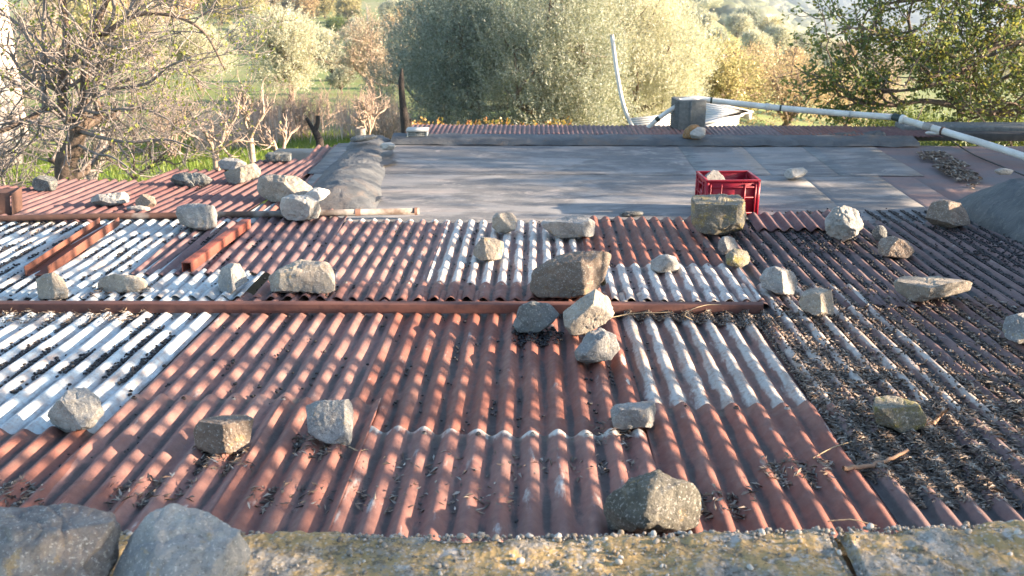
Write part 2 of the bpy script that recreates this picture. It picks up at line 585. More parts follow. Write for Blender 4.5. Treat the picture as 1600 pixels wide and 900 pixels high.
# ------------------------------------------------------------------ ground and far country
def build_ground():
    rs = np.concatenate([np.linspace(0.5, 12, 16), np.geomspace(13, 9000, 110)])
    nth = 150
    th = np.linspace(-1.75, 1.75, nth)
    V = [(r * math.sin(t), r * math.cos(t), terrain(r * math.sin(t), r * math.cos(t))) for r in rs for t in th]
    i = np.arange(len(rs) - 1)[:, None] * nth
    j = np.arange(nth - 1)[None, :]
    F = np.stack([i + j, i + nth + j, i + nth + j + 1, i + j + 1], -1).reshape(-1, 4)
    kind(obj('ground', V, F, 'ground', smooth=True, center=False), 'structure')


build_ground()

# ------------------------------------------------------------------ the tin roof
PN, AN = .090, .0138
PU, AU = .080, .0120
roof = thing('tin_roof', 'long low shed roof of rusty red and bare corrugated sheets weighted down with stones', 'roof', (0, 4, 0))
SHEETS = []


def corrug(x0, x1, y0, y1, mat, lift, p, A, label=None, yaw=0.0, tilt=(0, 0), bow=0.0, seed=1, parent=None, fn=base, ragged=.012, org=None):
    """one sheet: corrugations run along y (turned by yaw about org), x0..x1 wide"""
    nper = 14 if parent is None else 8
    ns = max(8, int((x1 - x0) / p * nper))
    nt = max(6, int((y1 - y0) / .07))
    s = np.linspace(x0, x1, ns + 1)
    t = np.linspace(0, 1, nt + 1)
    ox, oy = org if org is not None else ((x0 + x1) / 2, (y0 + y1) / 2)
    cy, sy = math.cos(yaw), math.sin(yaw)
    V, cr, en = [], [], []
    rg = random.Random(seed)
    for b in t:
        for a in s:
            e0 = y0 + ragged * math.sin(a * 9 + seed) + .5 * ragged * math.sin(a * 31 + seed)
            e1 = y1 + ragged * math.sin(a * 7 + seed * 2) + .5 * ragged * math.sin(a * 27)
            q = e0 + (e1 - e0) * b
            X = ox + (a - ox) * cy - (q - oy) * sy
            Y = oy + (a - ox) * sy + (q - oy) * cy
            h = math.cos(2 * PI * a / p)
            if p == PU:
                h = math.copysign(abs(h) ** .9, h)
            dn = mnoise.noise((a * 3.1, q * 2.2, seed)) * .006 + mnoise.noise((a * 17, q * 6, seed)) * .0022
            dt = max(0, mnoise.noise((a * 11, q * 5, seed + 21)) - .34)
            h = h * (1 - 1.6 * dt) if h > 0 else h
            lf = bow * ((b - .5) * 2) ** 2
            z = fn(X, Y) + lift + A * h * (1 + .25 * mnoise.noise((a * 8, q * 1.5, seed + 5))) + dn + lf + tilt[0] * (a - x0) + tilt[1] * (q - y0)
            V.append((X, Y, z))
            cr.append(h)
            en.append(max(0, 1 - (e1 - q) / .05))
    i = np.arange(nt)[:, None] * (ns + 1)
    j = np.arange(ns)[None, :]
    F = np.stack([i + j, i + j + 1, i + ns + 2 + j, i + ns + 1 + j], -1).reshape(-1, 4)
    o = obj('corrugated_sheet', V, F, mat, parent or roof, smooth=True)
    at = o.data.attributes.new('crest', 'FLOAT', 'POINT')
    at.data.foreach_set('value', np.array(cr, dtype=np.float32))
    at = o.data.attributes.new('end', 'FLOAT', 'POINT')
    at.data.foreach_set('value', np.array(en, dtype=np.float32))
    sm = o.modifiers.new('thickness', 'SOLIDIFY')
    sm.thickness = .0016
    sm.offset = -1
    if label:
        o['label'] = label
    return o


def X(px, py):
    return U(px, py)[0]


def Y(px, py):
    return U(px, py)[1]


YW = Y(900, 838) - .12            # tucked under the wall coping
ySeamL, ySeamM, ySeamR = Y(400, 628), Y(780, 682), Y(1120, 640)
# upper courses first (they lie lowest), each nearer course laps over the farther one
xwe = X(340, 490)
N = dict(p=PN, A=AN)
corrug(-5.2, xwe - .9, YW, YB + .10, 'galvanised', .000, label='bare silvery sheet at the far left', seed=2, **N)
corrug(xwe - 1.0, xwe, YW + .25, YB + .10, 'galvanised', .006, label='pale bare sheet with a straight edge against the red ones', seed=3, **N)
corrug(xwe - .05, X(640, 490), ySeamL - .15, YB + .10, 'paint_red', .001, seed=4, **N)
corrug(X(640, 490) - .06, X(968, 500), ySeamM - .15, YB + .10, 'paint_red', .004, seed=5, **N)
corrug(X(968, 500) - .05, X(1195, 490), ySeamR - .15, YB + .10, 'paint_bare_white', .001, label='sheet with bare white ridges below the beam', seed=6, **N)
corrug(X(1195, 490) - .05, X(1420, 520), ySeamR - .2, YB + .25, 'paint_grimy', .0045, label='half bare sheet strewn with olive stones', seed=7, **N)
corrug(X(1420, 520) - .05, 3.9, ySeamR - .3, YB + .2, 'paint_brown', .001, seed=8, **N)
# lower courses
corrug(X(60, 760) - .75, X(205, 628) + .30, YW, ySeamL - .30, 'paint_red', .014, seed=9, **N)
corrug(X(205, 628), X(470, 628), YW, ySeamL, 'paint_red', .019, seed=10, **N)
corrug(X(470, 628) - .05, X(595, 640), YW, ySeamL - .03, 'paint_red', .023, seed=11, **N)
corrug(X(595, 682) - .05, X(1000, 690) + .06, YW, ySeamM, 'paint_red_worn', .019, label='worn red sheet with whitish ridge ends in the lower middle', seed=12, **N)
corrug(X(1000, 640), X(1305, 650), YW, ySeamR, 'paint_red', .017, seed=13, **N)
corrug(X(1305, 650) - .05, X(1500, 660), YW, ySeamR - .08, 'paint_brown', .021, seed=14, **N)
corrug(X(1500, 660) - .05, 3.6, YW, ySeamR - .12, 'paint_brown', .016, seed=15, **N)
# the upper slope, beyond the beam
Q = dict(p=PU, A=AU)
yS = Y(650, 447)
yU = YF - .02
corrug(-5.4, X(200, 430) - .55, YB - .05, Y(100, 345), 'galvanised', .000, label='bare pale sheet holding the rusty channel', seed=20, **Q)
corrug(X(200, 430) - .62, X(215, 430) + .12, YB - .05, Y(250, 342) + .18, 'galvanised', .004, seed=21, **Q)
corrug(X(200, 430), X(505, 400), Y(300, 432), Y(300, 345) + .1, 'paint_red_dull_and_shaded', .010, label='dull red sheet under the square tube', yaw=.04, seed=22, **Q)
corrug(X(160, 445), X(405, 440), YB - .04, Y(300, 428), 'galvanised', .014, label='short pale strip next to the beam', seed=23, **Q)
corrug(X(405, 455), X(690, 447), YB - .04, yS + .02, 'paint_red', .014, seed=24, **Q)
corrug(X(690, 447) - .05, X(950, 450), YB - .04, yS, 'paint_red', .018, seed=25, **Q)
corrug(X(500, 400), X(690, 400), yS - .1, yU, 'paint_red_worn', .002, label='red sheet with peeled streaks on its ridges', seed=26, **Q)
corrug(X(690, 400) - .03, X(925, 400), yS - .1, yU - .02, 'paint_bare_white', .006, label='sheet with bare white ridges round the middle stones', seed=27, **Q)
corrug(X(925, 400) - .04, X(1120, 400), Y(1000, 425), yU + .08, 'paint_red', .011, label='sound red sheet left of the concrete block', seed=28, **Q)
corrug(X(945, 440), X(1165, 440), YB - .04, Y(1000, 418), 'paint_bare_white', .016, label='peeling strip above the right end of the beam', seed=29, **Q)
corrug(X(1120, 400) - .04, X(1290, 400), YB - .1, yU - .02, 'paint_brown', .008, seed=30, **Q)
corrug(X(1290, 400) - .04, X(1480, 400), YB - .1, yU, 'paint_brown', .004, seed=31, **Q)
corrug(X(1480, 400) - .04, 4.6, YB - .1, yU, 'paint_brown', .008, seed=32, **Q)
corrug(X(1170, 350), X(1310, 345), yU - .30, yU + .05, 'paint_red_dull_and_shaded', .022, label='curled red sheet end behind the row of stones', tilt=(.05, .06), seed=33, **Q)


# left roof, beyond the round pipe: sheets turned a little against the rest
def sheet_dir(p0, p1, width, mat, lift, seed, label=None, ext=0.0):
    a, b = U(*p0), U(*p1)
    L = math.hypot(b[0] - a[0], b[1] - a[1])
    yaw = math.atan2(-(b[0] - a[0]), b[1] - a[1])
    return corrug(a[0], a[0] + width, a[1] - ext, a[1] + L, mat, lift, PU, AU, yaw=yaw, seed=seed, label=label, org=(a[0], a[1]))


sheet_dir((-330, 345), (-60, 285), 1.0, 'paint_red_dull_and_shaded', .004, 40)  # darker red puts the shade over the left roof into its paint
sheet_dir((-70, 345), (100, 283), .95, 'paint_red_dull_and_shaded', .010, 41)
sheet_dir((90, 340), (272, 267), .78, 'paint_red_dull_and_shaded', .014, 42)
sheet_dir((230, 342), (408, 252), .62, 'paint_red_dull_and_shaded', .018, 43, label='red sheet darkened with painted shade under the two flat stones')
sheet_dir((400, 338), (497, 230), .52, 'paint_red', .013, 44, ext=.05)
sheet_dir((180, 345), (235, 318), .95, 'galvanised', .006, 45, label='pale sheet end showing above the pipe')

nl = []
for x0_, x1_, yq, p_, A_, dz in ((X(205, 628), X(470, 628), ySeamL - .05, PN, AN, .021), (X(470, 628), X(595, 640), ySeamL - .08, PN, AN, .025), (X(595, 682), X(985, 690), ySeamM - .05, PN, AN, .021), (X(1000, 640), X(1305, 650), ySeamR - .05, PN, AN, .019), (X(405, 455), X(690, 447), yS - .03, PU, AU, .016), (X(690, 447), X(950, 450), yS - .05, PU, AU, .02), (X(520, 400), X(920, 400), yU - .12, PU, AU, .008), (X(930, 400), X(1110, 400), yU - .05, PU, AU, .013)):
    q0 = math.ceil(x0_ / p_)
    while q0 * p_ < x1_:
        if q0 % 2 == 0:
            c_ = np.array((q0 * p_ + .004, yq, base(0, yq) + A_ + dz))
            a_ = np.linspace(0, 2 * PI, 8, endpoint=False)
            Vn = [c_ + np.array((0, 0, .006))] + [c_ + np.array((.006 * math.cos(t_), .006 * math.sin(t_), .003)) for t_ in a_] + [c_ + np.array((.011 * math.cos(t_), .011 * math.sin(t_), -.004)) for t_ in a_]
            Fn = [(0, 1 + i_, 1 + (i_ + 1) % 8, 0) for i_ in range(8)] + [(1 + i_, 9 + i_, 9 + (i_ + 1) % 8, 1 + (i_ + 1) % 8) for i_ in range(8)]
            nl.append((np.array(Vn), np.array([f_ for f_ in Fn if f_[0]])))
        q0 += 1
kind(obj('roofing_nails', *join(nl), 'rust_pipe_grey', roof, smooth=True), 'stuff')

# walls under the roof, so that it stands on something
o = obj('shed_wall', *join([box_vf((-.4, 6.2, -1.0), (4.5, 0, 0), (0, .12, 0), (0, 0, .82)), box_vf((-4.9, 4.2, -.8), (.12, 0, 0), (0, 2.0, 0), (0, 0, .62)), box_vf((4.4, 4.2, -.85), (.12, 0, 0), (0, 2.0, 0), (0, 0, .6))]), 'plaster_wall', roof)

# ------------------------------------------------------------------ the bitumen roof behind
froof = thing('flat_roof', 'low flat roof of grey bitumen felt behind the tin sheets', 'roof', (1.5, 8, -.1))
FR_Y0, FR_Y1 = YF - .05, UF(1000, 229)[1]
yMid = UF(700, 270)[1]


def membrane(x0, x1, y0, y1, mat, lift, seed):
    nx, ny = max(4, int((x1 - x0) / .12)), max(4, int((y1 - y0) / .12))
    V = []
    for b in np.linspace(y0, y1, ny + 1):
        for a in np.linspace(x0, x1, nx + 1):
            e = .008 * math.sin(a * 4 + seed) if b in (y0, y1) else 0
            V.append((a, b + e, flat(a, b) + lift + .003 * mnoise.noise((a * 1.7, b * 2.6, 3)) * 1.6 + .002 * mnoise.noise((a * 7, b * 7, 3))))
    i = np.arange(ny)[:, None] * (nx + 1)
    j = np.arange(nx)[None, :]
    F = np.stack([i + j, i + j + 1, i + nx + 2 + j, i + nx + 1 + j], -1).reshape(-1, 4)
    o = obj('felt_sheet', V, F, mat, froof, smooth=True)
    sm = o.modifiers.new('thickness', 'SOLIDIFY')
    sm.thickness = .002
    sm.offset = -1
    return o


xs = [UF(505, 300)[0], UF(1085, 250)[0], UF(1180, 250)[0], UF(1290, 250)[0], UF(1400, 250)[0]]
lift = 0
for i in range(4):
    membrane(xs[i] - (.06 if i else .25), xs[i + 1], yMid - .06, FR_Y1 + .1, 'bitumen', .0035 + .0014 * (i % 2), 50 + i)
xs2 = [UF(480, 330)[0] - .2, UF(1160, 310)[0], UF(1290, 310)[0], UF(1420, 310)[0]]
for i in range(3):
    membrane(xs2[i] - (.06 if i else 0), xs2[i + 1] + .02, FR_Y0, yMid, 'bitumen', .001 + .0013 * (i % 2), 60 + i)
membrane(xs[4] - .1, 8.2, yMid - 1.2, FR_Y1 + .1, 'bitumen_reddish', .0002, 70)
membrane(xs2[3] - .05, 5.8, FR_Y0, yMid, 'bitumen_reddish', -.0006, 71)
# the raised felt strip along the far edge
V, F = [], []
xl, xr = UF(612, 225)[0], UF(1420, 222)[0]
n = 90
for i, a in enumerate(np.linspace(xl, xr, n)):
    yy = FR_Y1
    j = .015 * mnoise.noise((a * 4, 0, 3))
    for dy, dz in ((-.01, .012), (.03, .05), (.22, .07), (.30, .02)):
        V.append((a, yy + dy + j, flat(a, yy) + dz + .012 * mnoise.noise((a * 6, dy * 9, 8))))
for i in range(n - 1):
    for q in range(3):
        F.append((i * 4 + q, i * 4 + q + 4, i * 4 + q + 5, i * 4 + q + 1))
obj('edge_flashing', V, F, 'bitumen_fold', froof, smooth=True)['label'] = 'grey felt strip turned up along the far edge'


def mound(name, p0, p1, hw, h, mat, seed, parent, n=90, m=46, taper=(.7, .6), wr=.035, fn=flat, lab=None, prof=.6):
    """felt dressed over a low kerb: swept hump with folds, closed at both ends"""
    p0, p1 = np.array(p0[:2]), np.array(p1[:2])
    d = p1 - p0
    L = np.linalg.norm(d)
    d /= L
    nn = np.array((d[1], -d[0]))
    V = []
    for i in range(n + 1):
        t = i / n
        end = min(1, (t / .10) ** .5 if t < .10 else 1, ((1 - t) / .08) ** .5 if t > .92 else 1)
        sc = taper[0] + (taper[1] - taper[0]) * t
        for q in range(m + 1):
            u = -1 + 2 * q / m
            c2 = p0 + d * (L * t) + nn * (u * hw * sc * (1 + .12 * mnoise.noise((t * 5, seed, 0))))
            z = fn(c2[0], c2[1]) - .01 + h * sc * max(0, 1 - abs(u) ** 2.2) ** prof * end
            w_ = mnoise.fractal(Vector((c2[0] * 3.2, c2[1] * 2.0, seed)), .9, 2.2, 5)
            w2 = 1 - abs(mnoise.noise((c2[0] * 5 + c2[1] * 3, c2[1] * 2, seed + 9)))
            cz = max(0, .10 - abs(mnoise.noise((c2[0] * 3.2 + seed, c2[1] * 3.9 - c2[0] * 2, seed + 3)))) * 10
            cz2 = max(0, .08 - abs(mnoise.noise((c2[0] * 7 - c2[1] * 3, c2[1] * 5, seed + 13)))) * 12
            z += (w_ * wr + (w2 - .6) * wr * .2 + cz * wr * .55 + cz2 * wr * .25) * (1 - abs(u) ** 4) * end
            V.append((c2[0], c2[1], z))
    i = np.arange(n)[:, None] * (m + 1)
    j = np.arange(m)[None, :]
    F = np.stack([i + j, i + j + 1, i + m + 2 + j, i + m + 1 + j], -1).reshape(-1, 4)
    o = obj(name, V, F, mat, parent, smooth=True)
    if lab:
        o['label'] = lab
    return o


mound('felt_hump', U(520, 332), U(584, 224), .36, .15, 'bitumen_fold', 4.4, froof, lab='wrinkled felt dressed over the ridge on the left', fn=lambda x, y: base(x, y), taper=(.85, .75), wr=.020, prof=.95)
a, b = U(1548, 322), U(1650, 366)
mound('felt_hump', a, a + (b - a) * 5.0, .46, .35, 'bitumen_dark', 8.1, froof, lab='dark felt hump at the right edge', fn=lambda x, y: base(x, y), taper=(.8, 1.1), wr=.03, prof=.7, n=150)
# dark felt lumps and concrete kerb at the far right edge
a, b = UF(1255, 222), UF(1392, 222)
mound('felt_hump', (a[0], a[1] + .1), (b[0], b[1] + .12), .16, .10, 'bitumen_dark', 2.2, froof, lab='dark lump of felt on the far edge', taper=(.6, 1.0), wr=.03)
a, b = UF(1418, 214), UF(1640, 212)
o = obj('edge_kerb', *box_vf(((a[0] + b[0]) / 2 + 1, a[1] + .25, flat(0, a[1]) + .03), ((b[0] - a[0]) / 2 + 1.0, 0, 0), (0, .14, 0), (0, 0, .05)), 'concrete', froof)
bevel(o, .012)
o = obj('edge_kerb', *box_vf(((a[0] + b[0]) / 2 + 1, a[1] + .06, flat(0, a[1]) - .0), ((b[0] - a[0]) / 2 + .98, 0, 0), (0, .055, 0), (0, 0, .04)), 'tar', froof)
bevel(o, .01)
# tar patches
def blot(name, pts, mat, fn, dz, seed, parent, lab=None):
    P = np.array([hit(px, py, fn)[:2] for px, py in pts])
    c = P.mean(0)
    n = 70
    V, F = [(c[0], c[1], fn(*c) + dz)], []
    ang = np.linspace(0, 2 * PI, n, endpoint=False)
    pa = np.arctan2(P[:, 1] - c[1], P[:, 0] - c[0])
    pr = np.hypot(P[:, 1] - c[1], P[:, 0] - c[0])
    o_ = np.argsort(pa)
    rr = np.interp(ang, np.concatenate([pa[o_] - 2 * PI, pa[o_], pa[o_] + 2 * PI]), np.tile(pr[o_], 3))
    rg = random.Random(seed)
    for q in range(n):
        a_ = ang[q]
        for f in (.5, 1.0):
            r_ = rr[q] * f * (1 + (rg.uniform(-.25, .12) if f == 1 else 0))
            x, y = c[0] + math.cos(a_) * r_, c[1] + math.sin(a_) * r_
            V.append((x, y, fn(x, y) + (dz if f < 1 else dz - .006)))
    for q in range(n):
        a1, b1 = 1 + q * 2, 1 + ((q + 1) % n) * 2
        F.append((0, a1, b1, b1))
        F.append((a1, a1 + 1, b1 + 1, b1))
    V = np.array(V)
    org = V.mean(0)
    me = bpy.data.meshes.new(name)
    me.from_pydata([tuple(v - org) for v in V], [], [f[:3] if f[2] == f[3] else f for f in F])
    for p_ in me.polygons:
        p_.use_smooth = True
    o = place(name, me, mat, parent, tuple(org))
    if lab:
        o['label'] = lab


blot('tar_patch', [(578, 268), (590, 246), (612, 238), (607, 252), (600, 262), (590, 274)], 'tar', flat, .028, 3, froof)
blot('tar_patch', [(558, 318), (568, 305), (580, 308), (590, 318), (575, 323)], 'tar', flat, .024, 4, froof)
o = obj('roof_wall', *join([box_vf((2.4, FR_Y1 + .5, -1.6), (4.9, 0, 0), (0, .12, 0), (0, 0, 1.33)), box_vf((-1.85, 8.0, -1.6), (.12, 0, 0), (0, 1.7, 0), (0, 0, 1.33))]), 'plaster_wall', froof)

# far red corrugated strip: its own roof, sloping away
far = thing('lean_to_roof', 'strip of red corrugated sheets sloping away beyond the felt roof', 'roof', (2, FR_Y1 + .6, -.3))
xl, xr = UF(636, 215)[0], UF(1445, 213)[0]
yE = FR_Y1 + .27
nS = 7
for i in range(nS):
    x0 = xl + (xr - xl) * i / nS
    x1 = xl + (xr - xl) * (i + 1) / nS + .05
    corrug(x0, x1, yE, yE + .62, 'paint_red_dull_and_shaded' if i not in (3, 5) else 'paint_red', .02 + .003 * (i % 2), .046, .0058, parent=far, seed=80 + i,
           fn=lambda x, y: flat(0, yE) + .035 - (y - yE) * .03)

# ------------------------------------------------------------------ steel: beam, pipe, channel, tube
def bar(name, p0, p1, wd, ht, mat, label, cat, open_top=False, hollow=False, th=.004, up=None, embed=0.0):
    p0, p1 = np.array(p0, float), np.array(p1, float)
    d = p1 - p0
    L = np.linalg.norm(d)
    d /= L
    up = np.array((0, 0, 1.0)) if up is None else up
    s = np.cross(d, up)
    s /= np.linalg.norm(s)
    u = np.cross(s, d)
    c = (p0 + p1) / 2 + u * (ht / 2 - embed)
    if open_top:        # channel lying on its web
        parts = [box_vf(c - u * (ht / 2 - th / 2), d * L / 2, s * (wd / 2 - th - .0003), u * th / 2)]
        for q in (-1, 1):
            parts.append(box_vf(c + s * q * (wd / 2 - th / 2), d * L / 2, s * th / 2, u * ht / 2))
        V, F = join(parts)
    elif hollow:
        parts = []
        for q in (-1, 1):
            parts.append(box_vf(c + s * q * (wd / 2 - th / 2), d * L / 2, s * th / 2, u * ht / 2))
            parts.append(box_vf(c + u * q * (ht / 2 - th / 2), d * L / 2, s * (wd / 2 - th - .0003), u * th / 2))
        V, F = join(parts)
    else:
        V, F = box_vf(c, d * L / 2, s * wd / 2, u * ht / 2)
    o = obj(name, V, F, mat)
    bevel(o, .0018)
    return tag(o, label, cat)


zb = .0135
pa, pb = U(-160, 486, zb), U(1190, 488, zb)
bar('steel_beam', pa, pb, .048, .045, 'rust_beam', 'long dark red box beam lying straight across the whole tin roof', 'beam', hollow=True)


def round_pipe(name, pts, r, mat, label, cat, wall=.005, sides=20, hollow=True):
    P = np.asarray(pts, float)
    V, F = tubes([(P, r)], sides)
    V2, F2 = tubes([(P, r - wall)], sides)
    n0 = len(V)
    n = len(P)
    cap = []
    for base_i in (0, (n - 1) * sides):
        for q in range(sides):
            q2 = (q + 1) % sides
            cap.append((base_i + q, base_i + q2, n0 + base_i + q2, n0 + base_i + q))
    o = obj(name, np.vstack([V, V2]), np.vstack([F, F2[:, ::-1] + n0, cap]), mat, smooth=True)
    return tag(o, label, cat) if label else o


zp = .020 + .012
P0, P1, P2 = U(-120, 345, zp), U(330, 336, zp), U(655, 330, zp + .012)
pp = thing('iron_pipe', 'long rusty round pipe lying across the roof, open grey end by the felt', 'pipe', P1)
o = round_pipe('pipe_length', catmull([P0, (P0 + P1) / 2 + np.array((0, 0, .006)), P1], 10), .0205, 'rust_pipe', None, None)
o.parent = pp
o.location = o.location - pp.location
o = round_pipe('pipe_length', [P1 + (P2 - P1) * .003, P2 * .5 + P1 * .5, P2], .0215, 'rust_pipe_grey', None, None)
o.parent = pp
o.location = o.location - pp.location
o['label'] = 'greyer scaled length with the open end'
dd = (P2 - P1) / np.linalg.norm(P2 - P1)
o = round_pipe('pipe_collar', [P2 - dd * .03, P2 - dd * .012], .0255, 'rust_pipe', None, None)
o.parent = pp
o.location = o.location - pp.location
o = round_pipe('pipe_collar', [P2 - dd * .42, P2 - dd * .385], .0235, 'rust_pipe', None, None)
o.parent = pp
o.location = o.location - pp.location

zc = .0115
bar('steel_channel', U(58, 431, zc), U(172, 352, zc), .125, .052, 'rust_bright', 'rusty open steel channel lying along the pale sheets at the left', 'channel', open_top=True, th=.005)
bar('square_tube', U(292, 425, .022), U(386, 355, .022), .052, .052, 'rust_tube', 'bright red rusted square tube lying on the dull red sheet', 'tube', hollow=True)
# rusty bracket at the far left edge
a = U(-6, 338, .0)
V, F = join([box_vf(a + np.array((0, .0, .075)), (.10, .015, 0), (0, .003, 0), (0, .02, .078)), box_vf(a + np.array((.103, .10, .075)), (.003, 0, 0), (-.015, .10, 0), (0, .02, .075)),
             box_vf(a + np.array((-.02, .11, .128)), (.10, .012, 0), (.0, .09, .012), (0, 0, .003))])
o = obj('steel_bracket', V, F, 'rust_pipe')
bevel(o, .004)
tag(o, 'bent rusty steel box piece at the left edge behind the pipe', 'scrap')

# ------------------------------------------------------------------ red crate, block, rock
def make_crate():
    fl, fr, bl = UF(1114, 338), UF(1180, 334), UF(1088, 320)
    c0 = UF(1131, 330)
    ex = np.array((.175, .012, 0))
    ey = np.array((-.012, .135, 0))
    c = np.array((c0[0] + .005, c0[1] + .135, flat(0, c0[1]) + .012))
    c = c + np.array((0.0, -.16, 0))
    r = thing('bottle_crate', 'red plastic bottle crate with a stone inside, on the felt behind the concrete block', 'crate', c)
    H, T = .235, .006
    ux, uy = ex / np.linalg.norm(ex), ey / np.linalg.norm(ey)
    hx, hy = np.linalg.norm(ex), np.linalg.norm(ey)
    z = np.array((0, 0, 1.0))
    B = lambda cc, a, b, d: box_vf(cc, a, b, d)
    # walls with hand holes: built as strips
    for nm, ax, ay, h1, h2 in (('front', ux, -uy, hx, hy), ('back', ux, uy, hx, hy), ('left', uy, -ux, hy, hx), ('right', uy, ux, hy, hx)):
        parts = []
        cc = c + ay * (h2 - T / 2)
        if nm in ('left', 'right'):
            hole = (.050, .150, .195)
            parts.append(B(cc + z * (hole[1] / 2), ax * (h1 - T - .001), ay * T / 2, z * hole[1] / 2))
            parts.append(B(cc + z * ((hole[2] + H) / 2), ax * (h1 - T - .001), ay * T / 2, z * (H - hole[2]) / 2))
            for q in (-1, 1):
                w_ = (h1 - T - .001 - hole[0]) / 2
                parts.append(B(cc + z * ((hole[1] + hole[2]) / 2) + ax * q * (hole[0] + w_), ax * w_, ay * T / 2, z * ((hole[2] - hole[1]) / 2 + .0005)))
        else:
            parts.append(B(cc + z * (H / 2), ax * (h1 - T - .001), ay * T / 2, z * H / 2))
        o = obj('side_panel', *join(parts), 'crate_plastic', r)
        # ribs
        rp = []
        for hz in (.02, .125, .195):
            rp.append(B(cc + ay * (T / 2 + .004) + z * hz, ax * (h1 - .03), ay * .004, z * .004))
        for q in (-1, -.52, .52, 1):
            rp.append(B(cc + ay * (T / 2 + .0045) + ax * q * (h1 - .024) + z * (H / 2 - .008), ax * .005, ay * .0045, z * (H / 2 - .012)))
        o = obj('rib', *join(rp), 'crate_plastic', r)
    rim = []
    for ax, ay, h1, h2 in ((ux, -uy, hx, hy), (ux, uy, hx, hy), (uy, -ux, hy - .017, hx), (uy, ux, hy - .017, hx)):
        rim.append(B(c + ay * (h2 - .001) + z * (H + .003), ax * (h1 + .008), ay * .008, z * .007))
    o = obj('rim', *join(rim), 'crate_plastic', r)
    bevel(o, .003)
    for q in (-1, 1):
        for p in (-1, 1):
            obj('corner_post', *B(c + ux * q * (hx - .004) + uy * p * (hy - .004) + z * (H / 2 - .004), ux * .010, uy * .010, z * (H / 2 - .0045)), 'crate_plastic', r)
    obj('crate_bottom', *B(c + z * .012, ux * (hx - T - .001), uy * (hy - T - .001), z * .004), 'crate_plastic', r)
    return c, H


crate_c, crate_h = make_crate()

# ------------------------------------------------------------------ stones
def ico(level):
    t = (1 + 5 ** .5) / 2
    v = [(-1, t, 0), (1, t, 0), (-1, -t, 0), (1, -t, 0), (0, -1, t), (0, 1, t), (0, -1, -t), (0, 1, -t), (t, 0, -1), (t, 0, 1), (-t, 0, -1), (-t, 0, 1)]
    v = [np.array(p) / np.linalg.norm(p) for p in v]
    f = [(0, 11, 5), (0, 5, 1), (0, 1, 7), (0, 7, 10), (0, 10, 11), (1, 5, 9), (5, 11, 4), (11, 10, 2), (10, 7, 6), (7, 1, 8), (3, 9, 4), (3, 4, 2), (3, 2, 6), (3, 6, 8), (3, 8, 9), (4, 9, 5), (2, 4, 11), (6, 2, 10), (8, 6, 7), (9, 8, 1)]
    for _ in range(level):
        mid, nf = {}, []

        def m(a, b):
            key = (min(a, b), max(a, b))
            if key not in mid:
                p = v[a] + v[b]
                v.append(p / np.linalg.norm(p))
                mid[key] = len(v) - 1
            return mid[key]
        for a, b, c in f:
            x, y, z = m(a, b), m(b, c), m(c, a)
            nf += [(a, x, z), (b, y, x), (c, z, y), (x, y, z)]
        f = nf
    return np.array(v), np.array(f)


ICO = {l: ico(l) for l in (2, 3, 4, 5)}


def poly_radius(P, th):
    n = len(P)
    best = 0
    c, s = math.cos(th), math.sin(th)
    for i in range(n):
        (x1, y1), (x2, y2) = P[i], P[(i + 1) % n]
        ex, ey = x2 - x1, y2 - y1
        den = c * ey - s * ex
        if abs(den) < 1e-9:
            continue
        t = (x1 * ey - y1 * ex) / den
        u = (x1 * s - y1 * c) / den
        if t > 0 and -1e-6 <= u <= 1 + 1e-6:
            best = max(best, t)
    return best


